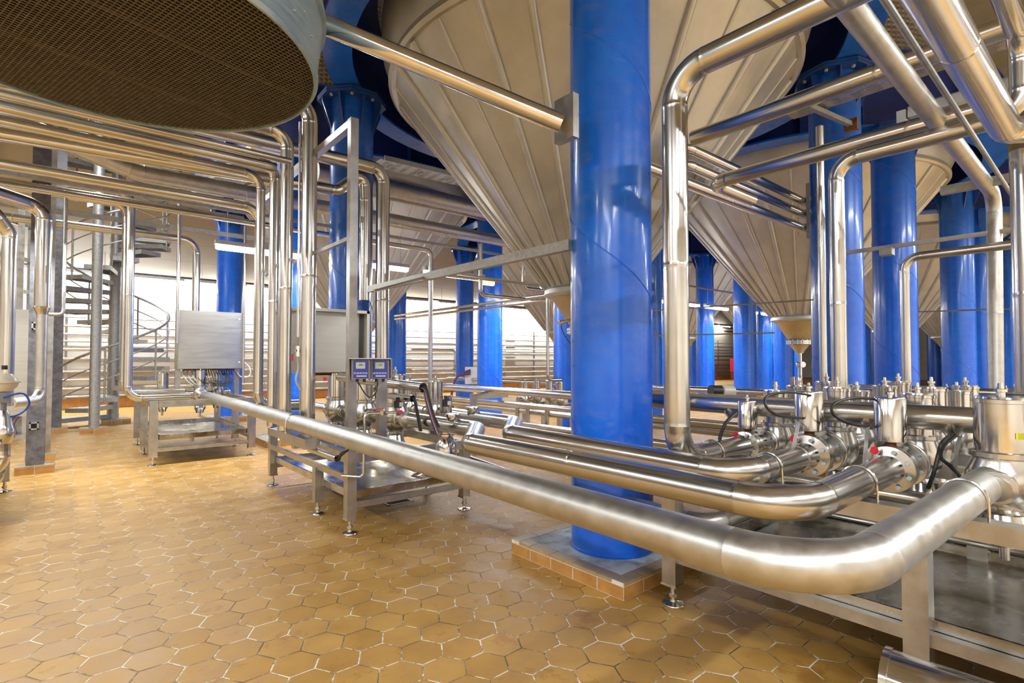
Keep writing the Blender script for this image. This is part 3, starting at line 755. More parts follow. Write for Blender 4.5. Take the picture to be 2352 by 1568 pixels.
# far parallel pipes that cross behind the near column
far = ((4.66, .93, .052, 'golden-lit pipe passing behind the near column at table height'), (4.95, .72, .04, 'thin pipe under the golden-lit pipe behind the near column'),
       (5.6, .55, .045, 'low pipe behind the near column, second from the floor'), (5.35, .38, .045, 'lowest long pipe just above the floor behind the near column'),
       (6.0, .82, .045, 'pipe between the golden-lit pipe and the back wall'), (8.2, .86, .05, 'distant long pipe left and right of the near column'), (8.45, .60, .045, 'distant low pipe left and right of the near column'))
for X, z, r, lab in far:
    y1 = 9.3 if X < 5.5 else 12.5
    pipe(lab, [(X, y1, z), (X, 1.95 if X < 7 else -1.5, z)], r, .1, 'steel', seg=20, joints=2.4, group=None)
br = thing('pipe_bracket', 'stainless bracket carrying the golden-lit pipe in front of the scuffed column', 'bracket')
yb = on_x(1110, 925, 4.66).y
MB().span((4.45, yb - .04, .80), (5.1, yb + .04, .875)).span((4.45, yb - .04, 0), (4.52, yb + .04, .8)).build('bracket_frame', 'frame_steel', br)

# ================================================================== valves
def make_butterfly():
    t = thing('butterfly_valve', 'x', 'valve', (0, 0, 0), 'flanged valves at the front of the right stand')
    b_ = MB()
    b_.lathe((-.17, 0, 0), (1, 0, 0), [(0, .064), (.05, .065), (.12, .066), (.13, .108), (.155, .108), (.157, .092), (.165, .092), (.167, .108), (.19, .108), (.2, .066), (.26, .064), (.33, .064), (.335, .108), (.36, .108), (.365, .092), (.375, .092), (.38, .108), (.40, .108), (.41, .066), (.5, .06)], 48)
    b_.build('flange_body', 'steel', t)
    for x in (-.052, .153):
        for k in range(8):
            an = k * PI / 4 + .3; MB().lathe((x - .012, .088 * math.cos(an), .088 * math.sin(an)), (1, 0, 0), [(0, .011), (.014, .011)], 6).build('bolt', 'concrete', t)
    MB().cyl((0, 0, .085), (0, 0, .13), .024, 16).box((0, 0, .10), (.06, .05, .012)).build('stem', 'rust', t)
    MB().lathe((0, 0, .13), (0, 0, 1), [(0, .060), (.004, .066), (.205, .066), (.212, .062), (.214, .0)], 40).build('actuator', 'polished_steel', t)
    MB().lathe((0, 0, .342), (0, 0, 1), [(0, .010), (.012, .010), (.014, .017), (.026, .017), (.03, .008), (.045, .006)], 10).build('air_nipple', 'polished_steel', t)
    MB().lathe((-.085, .045, .09), (-.7, -.7, 0), [(0, .019), (.003, .019)], 24).build('tag_disc', 'red_plastic', t)
    return t
bf = make_butterfly(); bf.location = (3.06, .79, ZP); bf['label'] = 'front flanged valve with mirror-bright upright actuator, nearest to the fat bent pipe'
dup(bf, (3.15, 1.19, ZP), 0, 'flanged valve with bright actuator on the second pipe, left of the nearest actuator', scale=(1, 1.08, 1.03))
dup(bf, (3.22, 1.57, ZP), 0, 'flanged valve at the foot of the tall bent pipe', scale=(1, .8, .8))

def make_mix(s=1.0):
    t = thing('seat_valve', 'x', 'valve', (0, 0, 0), 'mixproof seat valves')
    b_ = MB()
    prof = [(-.125, .05), (-.10, .075), (-.05, .105), (0, .112), (.05, .105), (.09, .09), (.10, .09), (.105, .10), (.125, .10), (.13, .088)]
    b_.lathe((0, 0, 0), (0, 0, 1), prof, 40)
    b_.lathe((-.21, 0, 0), (1, 0, 0), [(0, .052), (.015, .052), (.017, .066), (.03, .066), (.032, .055), (.38, .055), (.392, .066), (.405, .066), (.407, .052), (.42, .052)], 28)
    b_.build('valve_body', 'steel', t)
    MB().lathe((0, 0, -.34), (0, 0, 1), [(0, .016), (.06, .016), (.062, .05), (.10, .06), (.14, .085), (.145, .078), (.20, .062), (.21, .07), (.24, .05)], 36).build('lower_body', 'polished_steel', t)
    a_ = MB().lathe((0, 0, .125), (0, 0, 1), [(0, .07), (.004, .082), (.21, .082), (.212, .086), (.228, .086), (.23, .078), (.238, .076), (.24, .0)], 40)
    a_.build('actuator', 'polished_steel', t)
    hd_ = MB().lathe((0, 0, .362), (0, 0, 1), [(0, .014), (.02, .014), (.022, .02), (.034, .02), (.036, .010), (.06, .008)], 10)
    hd_.build('air_nipple', 'polished_steel', t)
    R_ = .0828; n = 6; a0 = math.radians(215); lb_ = MB(); vs = []
    for k in range(n + 1):
        an = a0 + (k / n) * .5
        for z in (.19, .215): vs.append((R_ * math.cos(an), R_ * math.sin(an), z))
    for k in range(n + 1):
        an = a0 + (k / n) * .5
        for z in (.19, .215): vs.append(((R_ + .0015) * math.cos(an), (R_ + .0015) * math.sin(an), z))
    m_ = 2 * (n + 1); fs = []
    for k in range(n):
        i0 = 2 * k; fs.append((m_ + i0, m_ + i0 + 2, m_ + i0 + 3, m_ + i0 + 1)); fs.append((i0, i0 + 1, m_ + i0 + 1, m_ + i0)); fs.append((i0 + 1, i0 + 3, m_ + i0 + 3, m_ + i0 + 1)); fs.append((i0, m_ + i0, m_ + i0 + 2, i0 + 2))
    lb_.add(vs, fs).build('warning_label', 'yellow_label', t)
    return t
mv = make_mix(); mv.location = (3.13, .40, ZP); mv.scale = (1.15, 1.15, 1.0)
mv['label'] = 'big seat valve at the right edge where the fat bent pipe ends'
k = 0
rows = {1.57: (3.62, 4.05, 4.5, 4.95), 1.19: (3.58, 4.02, 4.5, 4.95), .79: (3.55, 4.0, 4.5, 4.95), .38: (3.75, 4.25, 4.75)}
pl_ = {1.57: 'on the line of the tall bent pipe', 1.19: 'on the line of the second flanged valve', .79: 'on the line of the nearest flanged valve', .38: 'on the line of the big right-edge valve'}
od = ('first', 'second', 'third', 'fourth')
for y, xs in rows.items():
    for k, x in enumerate(xs):
        dup(mv, (x, y + (.03 if k % 2 else 0), ZP), 0, '%s seat valve behind the header tube %s' % (od[k], pl_[y]), scale=(.95, .95, .9 + .05 * ((k * 7 + int(y * 10)) % 3)))
for y, xs in rows.items():
    pipe('branch line through the seat valves ' + pl_[y], [(xs[0] - .1, y, ZP), (5.35, y, ZP)], .052, .1, seg=20)
for x in (4.45, 5.30):
    for y in (1.70, -.55): leg(sr, x, y, .74)
MB().span((5.26, -1.2, .68), (5.34, 1.74, .745)).span((3.84, 1.66, .68), (5.3, 1.74, .745)).span((4.41, -1.2, .68), (4.49, 1.66, .745)).build('rear_frame', 'frame_steel', sr)
drip_tray(sr, 3.86, 5.25, -1.2, 1.64, .29, 2)
# second bank of valves farther back at the right
sr2 = thing('valve_stand', 'rear stainless valve stand seen between the columns at the right', 'stand')
for x in (5.6, 7.0):
    for y in (.2, 1.9): leg(sr2, x, y, .7)
MB().span((5.55, -1.2, .64), (5.65, 1.95, .7)).span((6.95, -1.2, .64), (7.05, 1.95, .7)).span((5.6, 1.85, .64), (7.0, 1.95, .7)).build('top_frame', 'frame_steel', sr2)
for i_, x in enumerate((5.7, 6.15, 6.6)):
    for j_, y in enumerate((1.55, 1.15, .75, .35, -.05)):
        dup(mv, (x, y, .80), .3, 'small seat valve on the rear stand, row %s from the front, place %s' % (('one', 'two', 'three')[i_], ('one', 'two', 'three', 'four', 'five')[j_]) if False else 'seat valve in the rear bank between the right-hand columns', 'seat valves of the rear bank', (.72, .72, .8))
pipe('slim header tube with red tags above the rear bank of valves', [(5.5, 1.75, 1.10), (5.5, -1.5, 1.10)], .035, .1, seg=18)
pipe('second slim header tube above the rear bank of valves', [(6.4, 1.75, 1.07), (6.4, -1.5, 1.07)], .03, .1, seg=18)
for y in (1.35, .55):
    p = on_x(2131 if y > 1 else 2205, 905, 5.44)
    o = MB().lathe(p, (-.7, -.7, 0), [(0, .022), (.003, .022)], 20).build('tag_disc', 'red_plastic'); tag(o, 'red tag disc hanging at the rear header, %s' % ('left one' if y > 1 else 'right one'), 'tag')

# middle stand valves
mid = (((2.31, 4.40), 1.12, 'large seat valve with yellow dot at the end of the jogged near pipe'), ((2.24, 4.92), 1.12, 'seat valve behind the twin displays on the middle stand'),
       ((2.20, 5.48), 1.12, 'seat valve with red cap left of the display post'), ((2.86, 4.60), .92, 'seat valve at the end of the farther jogged pipe'), ((2.88, 5.15), .9, 'rear seat valve on the middle stand behind the short post'), ((2.90, 5.7), .9, 'rearmost seat valve of the middle stand'))
for (x, y), s_, lab in mid: dup(mv, (x, y, ZP), PI / 2, lab, 'seat valves of the middle stand', (s_, s_, s_ * .98 if s_ > 1 else s_ * .95))
pipe('stainless union pipe linking the valves along the middle stand', [(2.33, 4.2, ZP), (2.18, 6.0, ZP)], .056, .1, seg=24)
pipe('second stainless union pipe linking the rear valves of the middle stand', [(2.87, 4.3, ZP), (2.92, 6.3, ZP)], .056, .1, seg=24)
for (x, y), lab in (((2.365, 3.55), 'round clamped port on the near jogged pipe'), ((2.85, 3.95), 'round clamped port on the farther jogged pipe')):
    o = MB().lathe((x, y, ZP + .02), (0, 0, 1), [(0, .045), (.05, .045), (.052, .06), (.066, .064), (.08, .06), (.082, .05), (.086, .0)], 32).build('clamped_port', 'polished_steel'); tag(o, lab, 'fitting')
o = MB().lathe((2.42, 3.72, ZP), (0, 0, -1), [(.03, .05), (.08, .05), (.085, .066), (.1, .066), (.105, .05), (.16, .085), (.26, .095), (.30, .075), (.32, .085), (.40, .085)], 32).build('sump_cone', 'polished_steel'); tag(o, 'ribbed stainless sump hanging below the near jogged pipe', 'fitting')

# left stand valves
for (x, y), s_, lab in (((1.55, 9.1), 1.0, 'seat valve where the fat pipe starts under the left cabinet'), ((1.1, 9.3), .9, 'bright cylinder valve left of the cabinet post on the left stand'), ((1.85, 9.5), .9, 'seat valve under the right side of the left cabinet')):
    dup(mv, (x, y, ZP + .02), 0, lab, 'seat valves of the left stand', (s_, s_, s_))

# background valve cluster between the scuffed column and the sliver column
bg = thing('valve_stand', 'distant low valve stand seen just left of the near column', 'stand')
for q in ((1197, 960), (1300, 960)): pass
bz = []
for k, (px, py, d, lab) in enumerate(((1205, 905, 8.6, 'left'), (1232, 905, 8.8, 'second'), (1262, 900, 9.0, 'third'), (1285, 905, 8.4, 'right'))):
    p = on_depth(px, 915, d); bz.append(p)
    dup(mv, (p.x, p.y, .72), .5 * k, '%s small valve of the distant cluster left of the near column' % lab, 'distant valve cluster', (.75, .75, .8))
p, q = bz[0], bz[3]
for pt in (p, q, p + Vector((.7, .3, 0)), q + Vector((.5, .2, 0))): leg(bg, pt.x, pt.y, .62, .06)
MB().bar((p.x, p.y, .62), (q.x, q.y, .62), .06, .05).bar((p.x + .7, p.y + .3, .62), (q.x + .5, q.y + .2, .62), .06, .05).bar((p.x, p.y, .62), (p.x + .7, p.y + .3, .62), .06, .05).bar((q.x, q.y, .62), (q.x + .5, q.y + .2, .62), .06, .05).build('top_frame', 'frame_steel', bg)
for k, (pa, pb, lab) in enumerate((((1188, 925), (1200, 965), 'left U-shaped low pipe left of the near column'), ((1212, 925), (1225, 970), 'middle U-shaped low pipe left of the near column'), ((1256, 925), (1262, 975), 'right U-shaped low pipe left of the near column'))):
    a = on_depth(*pa, 8.3 - k * .15); z = .28 - .04 * k
    pipe(lab, [(a.x, a.y, .72), (a.x, a.y, z), (a.x + .9 - .1 * k, a.y - .9 + .1 * k, z)], .034, .1, seg=16)

# ================================================================== left rack: pipes coming from the left and dropping down
def riser(pxv, Y, pyc, r, zb, label, mat='steel', bend=.16, extra=None, xl=-4.5):
    X = on_y(pxv, 690, Y).x; zc = on_y(pxv, pyc, Y).z
    pts = [(xl, Y, zc), (X, Y, zc), (X, Y, zb)]
    if extra: pts += extra(X, Y, zb)
    return pipe(label, pts, r, bend, mat, seg=28, joints=2.3)
riser(708, 4.86, 232, .068, .7, 'thickest tall riser, rightmost of the left bundle, elbowing behind the mesh drum', bend=.2)
riser(656, 5.2, 305, .060, .7, 'second tall riser from the right in the left bundle')
riser(628, 5.6, 375, .048, .7, 'third tall riser from the right in the left bundle')
riser(596, 5.95, 402, .045, .85, 'slim riser with the higher elbow at the left of the bundle', extra=lambda X, Y, z: [(X + .5, Y, z)])
riser(594, 6.35, 478, .048, .85, 'slim riser with the lower elbow at the left of the bundle', extra=lambda X, Y, z: [(X + .5, Y, z)])
# riser group feeding the left stand
riser(297, 8.45, 442, .052, .86, 'bright riser with an elbow toward the left stand', extra=lambda X, Y, z: [(X + .7, Y, z)], bend=.15)
riser(287, 8.75, 470, .045, .92, 'second riser close behind the bright riser at the left stand', extra=lambda X, Y, z: [(X + .7, Y, z)], bend=.15)
riser(450, 9.7, 553, .055, 1.5, 'pipe elbowing down behind the left control cabinet', bend=.2)
za = on_y(400, 484, 7.4).z
X9 = on_y(989, 690, 7.4).x
pipe('long thin pipe from the left rack elbowing down right of the display post', [(-4.5, 7.4, za), (X9, 7.4, za), (X9, 7.4, .9)], .036, .1, seg=20, joints=2.4)
z5 = on_y(800, 375, 6.35).z; X5 = on_y(874, 690, 6.35).x
pipe('pipe bending down beside the square display post', [(-3.5, 6.55, z5), (X5 - .5, 6.30, z5), (X5, 6.30, z5), (X5, 6.30, .6)], .086, [0, .3, .17, 0], seg=24, joints=2.2)
Y6 = 6.05; X6 = on_y(838, 600, Y6).x; z6 = on_y(760, 425, Y6).z
pipe('open-ended vertical pipe stub hanging between the post and the next riser',
     [(-4.5, Y6 + .9, z6 - .05), (X6 - .35, Y6, z6 - .05), (X6 - .02, Y6, z6 + .25), (X6, Y6, z6 - .1), (X6, Y6, on_y(838, 690, Y6).z)], .066, [0, .12, .12, .05, 0], seg=24)
# wrapped ducts
Bz = on_y(1000, 460, 8.0).z
pipe('thick spiral-wrapped duct high behind the display post, running to the big cone', [(on_y(725, 395, 8.0).x, 8.0, Bz), (9.0, 8.0, Bz)], .165, .2, 'brushed_steel', name='insulated_duct', cat='duct', seg=32, joints=1.0)
d_a, d_b, d_c = on_y(60, 290, 8.1), on_y(315, 396, 8.1), on_y(1000, 520, 8.1)
pipe('fat wrapped duct bending above the spiral stair and running behind the display post', [d_a + (d_a - d_b) * .6, d_b, (9.0, 8.1, d_b.z)], .108, .5, 'brushed_steel', name='insulated_duct', cat='duct', seg=32, joints=1.3)
zc = on_y(400, 522, 9.2).z
o = MB().span((-3, 9.17, zc - .03), (on_y(700, 545, 9.2).x + 1, 9.23, zc + .03)).build('steel_channel', 'galvanised'); tag(o, 'galvanised channel rail crossing in front of the spiral stair', 'rail')
# rack pipes straight through at the left, upper layer
for k, (pa, Y, r, lab) in enumerate((((0, 215), 5.0, .03, 'slim rack pipe just below the mesh drum'), ((0, 245), 5.45, .05, 'second rack pipe below the mesh drum'), ((0, 415), 8.3, .04, 'dark-topped rack pipe behind the steel beam post'))):
    z = on_y(*pa, Y).z
    pipe(lab, [(-4.5, Y, z), (on_y(560, 480, Y).x if k == 2 else 1.55, Y, z)], r, .1, seg=20, joints=2.4)
rb = MB(); z = on_y(270, 285, 6.6).z; x0, x1 = on_y(205, 270, 6.6).x, on_y(350, 303, 6.6).x
o = rb.span((x0, 6.5, z - .05), (x1, 6.7, z + .05)).span((x0 + .02, 6.47, z - .065), (x1 - .02, 6.73, z - .05)).build('red_cable_channel', 'red_plastic'); tag(o, 'red painted box channel between the rack pipes under the mesh drum', 'channel')
# overhead pipe to the near column
oa, ob = on_depth(700, 38, 3.05), on_depth(1290, 284, 3.17)
pipe('long polished pipe descending from the mesh drum to the near blue column', [oa + (oa - ob) * .03, ob], .057, .1, 'polished_steel', seg=36)
bp_ = on_depth(1301, 274, 3.22)
o = MB().box(bp_, (.05, .16, .27), 0.0).build('column_bracket', 'frame_steel'); tag(o, 'square steel bracket plate where the polished pipe meets the near column', 'bracket')
# long angled bar from the near column
XA = 2.62
aa, ab = on_x(1312, 562, XA), on_x(850, 664, XA)
o = MB().bar(aa, ab, .055, .07).build('long_bar', 'galvanised'); tag(o, 'long galvanised bar from the near column toward the display post', 'bar')
a, b_ = on_y(862, 568, 9.0), on_y(1260, 600, 9)
pipe('thin rod below the long galvanised bar', [on_depth(860, 668, 4.6), on_depth(1010, 628, 5.2)], .014, .05, seg=10, name='steel_rod', cat='rod')
# small elbowed pipes left of the near column
Yn = 5.2
n1, n2 = on_y(1068, 632, Yn), on_y(1254, 657, Yn)
pipe('thin pipe with an elbow dropping just left of the near column', [(n1.x - .4, Yn, n2.z), (n2.x + .03, Yn, n2.z), (n2.x + .03, Yn, on_y(1262, 872, Yn).z), (n2.x + .28, Yn, on_y(1262, 872, Yn).z)], .022, .07, seg=16)
Ym = 6.4
pipe('thin hanging pipe elbowing right in front of the scuffed blue column', [on_y(1104, 560, Ym), (on_y(1104, 675, Ym).x, Ym, on_y(1104, 677, Ym).z), (on_y(1205, 692, Ym).x, Ym, on_y(1104, 677, Ym).z)], .03, .08, seg=16)
pipe('thin hanging pipe elbowing right below the big cone', [on_y(1203, 600, Ym), (on_y(1203, 660, Ym).x, Ym, on_y(1203, 662, Ym).z), (on_y(1250, 668, Ym).x, Ym, on_y(1203, 662, Ym).z)], .03, .07, seg=16)
for k, (pa, X, x1) in enumerate((((930, 722), 6.2, 0), ((930, 730), 6.35, 0))):
    a = on_x(*pa, X); pipe(('upper' if k == 0 else 'lower') + ' of two slim pipes crossing behind the scuffed column at mid height', [(X, a.y + .5, a.z), (X, 5.0, a.z)], .028, .1, seg=14)

# ================================================================== control cabinets
def cabinet(label, p0, p1, y0, y1, z0, z1, hood=False):
    t = thing('control_cabinet', label, 'cabinet')
    MB().span((p0, y0 + .02, z0), (p1, y1, z1)).build('body', 'sheet_steel', t)
    d = MB().span((p0 + .006, y0, z0 + .006), (p1 - .006, y0 + .022, z1 - .006)).build('door', 'sheet_steel', t)
    MB().box((p1 - .05, y0 - .002, z1 - .10), (.022, .006, .022)).box((p1 - .05, y0 - .002, z0 + .10), (.022, .006, .022)).build('lock', 'white_plastic', d)
    g = MB(); n = 24
    for k in range(n): g.lathe((p0 + .1 + (p1 - p0 - .2) * k / (n - 1), (y0 + y1) / 2 - .03, z0), (0, 0, -1), [(0, .012), (.012, .014), (.02, .014), (.03, .006)], 8)
    g.build('gland_row', 'rust', t)
    return t
bl, brr = on_y(410, 711, 9.0), on_y(553, 846, 9.0)
cL = cabinet('square stainless control cabinet on legs above the left stand', bl.x, brr.x + .02, 8.98, 9.30, brr.z, bl.z)
for x in (bl.x + .02, brr.x - .03):
    MB().span((x - .035, 9.1, .75), (x + .035, 9.17, brr.z)).build('leg', 'frame_steel', cL)
for k in range(15):
    x0 = bl.x + .24 + k * .034; ex, ez = bl.x + .56 + .008 * (k % 5), brr.z - .13 - .01 * (k % 4); dz_ = .21 + .02 * (k % 3); mx_ = (x0 + ex) / 2 + .03
    cable('black cable hanging in a loop under the left cabinet', [(x0, 9.08, brr.z - .03), (x0 + .015, 9.05, brr.z - .10), (x0 * .55 + mx_ * .45, 9.0, brr.z - dz_ + .02), (ex + .02, 8.99, brr.z - dz_ - .01), (ex + .10, 9.03, ez), (ex + .03, 9.06, ez + .06)], .0055, 'rubber', group='cables looping under the left cabinet')
for k in range(7):
    x0 = bl.x + .60 + k * .032
    cable('blue cable under the left cabinet', [(x0, 9.1, brr.z - .03), (x0 - .005, 9.06, brr.z - .10), (x0 - .04, 9.04, brr.z - .19), (x0 - .10, 9.06, brr.z - .23)], .005, 'blue_hose', group='blue cables under the left cabinet')
cable('white cable looping at the right side of the left cabinet', [(brr.x + .02, 9.1, brr.z + .15), (brr.x + .14, 9.05, brr.z), (brr.x + .13, 9.05, brr.z - .12), (brr.x + .02, 9.08, brr.z - .13), (brr.x - .06, 9.1, brr.z - .02)], .010, 'white_plastic')
for k in range(3): cable('grey cable bending down under the left corner of the cabinet', [(bl.x + .08 + .06 * k, 9.1, brr.z), (bl.x + .09 + .06 * k, 9.05, brr.z - .12), (bl.x + .2 + .05 * k, 9.05, brr.z - .24), (bl.x + .36, 9.1, brr.z - .26)], .011, 'grey_cable', group='grey cables under the left cabinet')
Yc = 5.35
ml, mr, mb = on_y(700, 712, Yc), on_y(838, 716, Yc), on_y(800, 855, Yc)
cM = cabinet('stainless control cabinet behind the display post and thick riser', ml.x - .06, mr.x - .06, Yc, Yc + .25, mb.z, mr.z - .02)
MB().span((ml.x - .1, Yc - .12, mr.z - .03), (mr.x, Yc + .27, mr.z)).span((mr.x - .03, Yc - .12, mb.z - .02), (mr.x, Yc + .27, mr.z)).build('rain_hood', 'sheet_steel', cM)
MB().span((ml.x + .05, Yc + .15, .6), (ml.x + .12, Yc + .22, mb.z)).span((mr.x - .12, Yc + .15, .6), (mr.x - .05, Yc + .22, mb.z)).build('leg', 'frame_steel', cM)

# display post and beam
po = thing('display_post', 'tall square stainless post with two arms, standing on the middle stand', 'post')
zt_ = on_y(808, 272, 4.01).z
MB().span((1.69, 3.98, .62), (1.755, 4.045, zt_)).build('post_body', 'frame_steel', po)
MB().bar((1.72, 4.0, zt_ - .035), (1.72, 6.7, zt_ - .035), .055, .06).build('arm', 'frame_steel', po)
MB().bar((1.72, 4.0, zt_ - .95), (1.72, 6.7, zt_ - .95), .03, .03).build('arm', 'frame_steel', po)
sp = thing('short_post', 'short square post holding the right display', 'post')
s0 = on_y(875, 900, 4.05)
MB().span((s0.x - .033, 4.01, .6), (s0.x + .033, 4.075, on_y(875, 826, 4.05).z)).build('post_body', 'frame_steel', sp)
def text(s_, loc, size, mat, parent, nm='readout', rot=(PI / 2, 0, -AZ)):
    cu = bpy.data.curves.new(nm, 'FONT'); cu.body = s_; cu.size = size; cu.extrude = .0004; cu.align_x = 'CENTER'; cu.align_y = 'CENTER'
    cu.materials.append(M[mat]); tmp = bpy.data.objects.new(nm + '_src', cu); C.objects.link(tmp)
    bpy.context.view_layer.update(); me = bpy.data.meshes.new_from_object(tmp.evaluated_get(bpy.context.evaluated_depsgraph_get()))
    bpy.data.objects.remove(tmp); o = bpy.data.objects.new(nm, me); C.objects.link(o); o.parent = parent; o.location = loc; o.rotation_euler = rot; return o
def display(px, label, digits, d):
    c = on_depth(px, 846, d); t = thing('display_unit', label, 'display', c); t.rotation_euler = (0, 0, -math.radians(32))
    # local: x right, -y toward viewer
    hb = MB().span((-.082, -.03, .07), (.082, .10, .076)).span((-.082, .09, -.082), (.082, .10, .076))
    hb.add([(-.082, -.03, .076), (-.082, .1, .076), (-.082, .1, -.09), (-.082, .02, -.09), (-.079, -.03, .076), (-.079, .1, .076), (-.079, .1, -.09), (-.079, .02, -.09)], [(0, 1, 2, 3), (7, 6, 5, 4), (0, 3, 7, 4), (3, 2, 6, 7), (0, 4, 5, 1)])
    hb.add([(.079, -.03, .076), (.079, .1, .076), (.079, .1, -.09), (.079, .02, -.09), (.082, -.03, .076), (.082, .1, .076), (.082, .1, -.09), (.082, .02, -.09)], [(0, 1, 2, 3), (7, 6, 5, 4), (0, 3, 7, 4), (3, 2, 6, 7), (0, 4, 5, 1)])
    hb.build('rain_hood', 'frame_steel', t)
    MB().box((0, .04, -.005), (.135, .09, .142)).build('case', 'grey_plastic', t)
    f_ = MB().box((0, -.007, -.004), (.104, .006, .13)).build('front_panel', 'display_blue', t)
    MB().box((-.001, -.011, .022), (.066, .004, .046)).build('screen', 'lcd_glass', f_)
    kk = MB()
    for k in range(5): kk.box((-.04 + k * .02, -.011, -.034), (.016, .003, .013))
    kk.build('key_row', 'key_blue', f_)
    MB().box((.006, -.011, -.055), (.072, .002, .007)).build('caption_strip', 'white_plastic', f_)
    o = text(digits, (0, -.0135, .026), .024, 'dark_text', f_, 'readout', (PI / 2, 0, 0))
    o = text('_ _ _ _', (0, -.0135, .006), .009, 'dark_text', f_, 'readout_units', (PI / 2, 0, 0))
    MB().cyl((-.03, .03, -.10), (-.03, .03, -.075), .011, 10).cyl((.02, .03, -.10), (.02, .03, -.075), .011, 10).build('gland', 'rubber', t)
    return c
dc1 = display(829, 'left one of the twin blue display units on the post, green LCD', '-88r', 3.88)
dc2 = display(873, 'right one of the twin blue display units, green LCD reading 181', '-181', 3.92)
cable('black cable sagging between the two display units', [dc1 + Vector((-.02, 0, -.1)), dc1 + Vector((.03, 0, -.18)), (dc1 + dc2) / 2 + Vector((0, 0, -.21)), dc2 + Vector((-.03, 0, -.17)), dc2 + Vector((-.02, 0, -.1))], .005)
for k in range(2): cable('grey cable loop behind the sagging black cable', [dc1 + Vector((.04, .03, -.12)), (dc1 + dc2) / 2 + Vector((0, .03 + .01 * k, -.23)), dc2 + Vector((0, .05, -.16)), dc2 + Vector((.03, .05, -.12))], .005, 'grey_cable', group='grey cable loops under the displays')

# conduit tubes with cable bundles
def conduit(px0, py0, px1, py1, d0_, d1_, label, r=.032):
    p, q = on_depth(px0, py0, d0_), on_depth(px1, py1, d1_); d = (q - p).normalized()
    t = thing('conduit_tube', label, 'tube')
    L = (q - p).length
    MB().lathe(p, d, [(0, r), (L, r), (L, r * .88), (L - .12, r * .88)], 28).build('tube_body', 'steel', t); return q, d
q, d = conduit(780, 866, 972, 890, 5.2, 4.2, 'open conduit tube with a thick cable bundle right of the displays', .04)
for k in range(7):
    o_ = Vector((0, .004 * (k - 3), .010 * math.cos(k * 2)))
    cable('cable of the bundle spilling from the open conduit tube', [q - d * .15 + o_, q + o_ + d * .01, q + d * .05 + Vector((0, 0, -.08)) + o_ * 2, q + d * .09 + Vector((.02, 0, -.22)) + o_ * 2, q + d * .15 + Vector((.05, .04, -.33)) + o_ * 3], .0075, ('rubber', 'purple_cable', 'grey_cable', 'rubber', 'rubber', 'purple_cable', 'rubber')[k], group='cables spilling from the conduit tube')
q, d = conduit(870, 905, 948, 915, 4.95, 4.5, 'lower open conduit tube with black cables', .03)
for k in range(4): cable('black cable from the lower conduit tube', [q - d * .1 + Vector((0, .006 * k, 0)), q + d * .02 + Vector((0, .006 * k, 0)), q + d * .08 + Vector((0, .008 * k, -.1)), q + d * .14 + Vector((0, .01 * k, -.26))], .008, group='cables from the lower conduit tube')
q, d = conduit(712, 1030, 775, 1053, 4.35, 3.98, 'short open tube end under the fat pipe on the middle stand', .027)
for k in range(3): cable('black cable entering the short open tube', [q - d * .08, q + d * .02 + Vector((0, 0, .004 * k)), q + d * .06 + Vector((.0, 0, .03 + .01 * k)), q + d * .13 + Vector((.02, 0, .08))], .007, group='cables at the short open tube')

# cables at the right-hand valves
def cl_(pts, r=.007, mat='rubber', lab='', g=None): cable(lab, [on_depth(*p) for p in pts], r, mat, group=g)
cl_([(1862, 908, 2.88), (1815, 900, 2.8), (1765, 908, 2.75), (1758, 930, 2.7), (1785, 952, 2.75), (1840, 960, 2.9)], .007, lab='black cable loop from the second actuator, round in front of the header')
cl_([(2040, 918, 2.6), (1960, 914, 2.6), (1915, 928, 2.55), (1915, 952, 2.55), (1950, 972, 2.6), (1995, 978, 2.75)], .007, lab='black cable loop from the nearest actuator, round in front of the header')
cl_([(2195, 992, 2.6), (2165, 1015, 2.45), (2155, 1045, 2.45), (2145, 1085, 2.45), (2132, 1120, 2.5)], .009, lab='black cable hanging from the header right of the nearest flange')
cl_([(2205, 992, 2.6), (2170, 1020, 2.5), (2160, 1048, 2.5), (2185, 1072, 2.5), (2215, 1105, 2.55)], .009, lab='black cable curling left then right below the header')
cl_([(1690, 948, 3.2), (1668, 970, 3.1), (1655, 1000, 3.1), (1650, 1025, 3.1)], .010, lab='black cable hanging from the header right of the tall bent pipe')
cl_([(2352, 905, 2.6), (2300, 905, 2.6), (2270, 920, 2.7), (2245, 945, 3.0)], .007, lab='black cable to the big right-edge actuator')
cl_([(2065, 875 + 35, 5.0), (2045, 905, 4.9), (2038, 925, 4.9), (2040, 940, 4.9)], .02, lab='thick black cable bundle at the rear header end')
for k in range(3):
    cl_([(2206 + 3 * k, 990, 2.62), (2195 + 3 * k, 1030, 2.5), (2190 + 4 * k, 1070, 2.5), (2185 + 4 * k, 1120, 2.55)], .0028, 'grey_cable', 'thin grey air line hanging below the header by the big valve', 'grey air lines near the big valve')
    cl_([(1832 + 3 * k, 962, 2.95), (1825 + 3 * k, 1000, 2.8), (1815 + 3 * k, 1042, 2.8)], .0028, 'grey_cable', 'thin grey air line hanging left of the second actuator', 'grey air lines near the second actuator')
    cl_([(1990 + 3 * k, 978, 2.75), (1986 + 3 * k, 1020, 2.6), (1982 + 3 * k, 1062, 2.6)], .0028, 'grey_cable', 'thin grey air line hanging left of the nearest actuator', 'grey air lines near the nearest actuator')

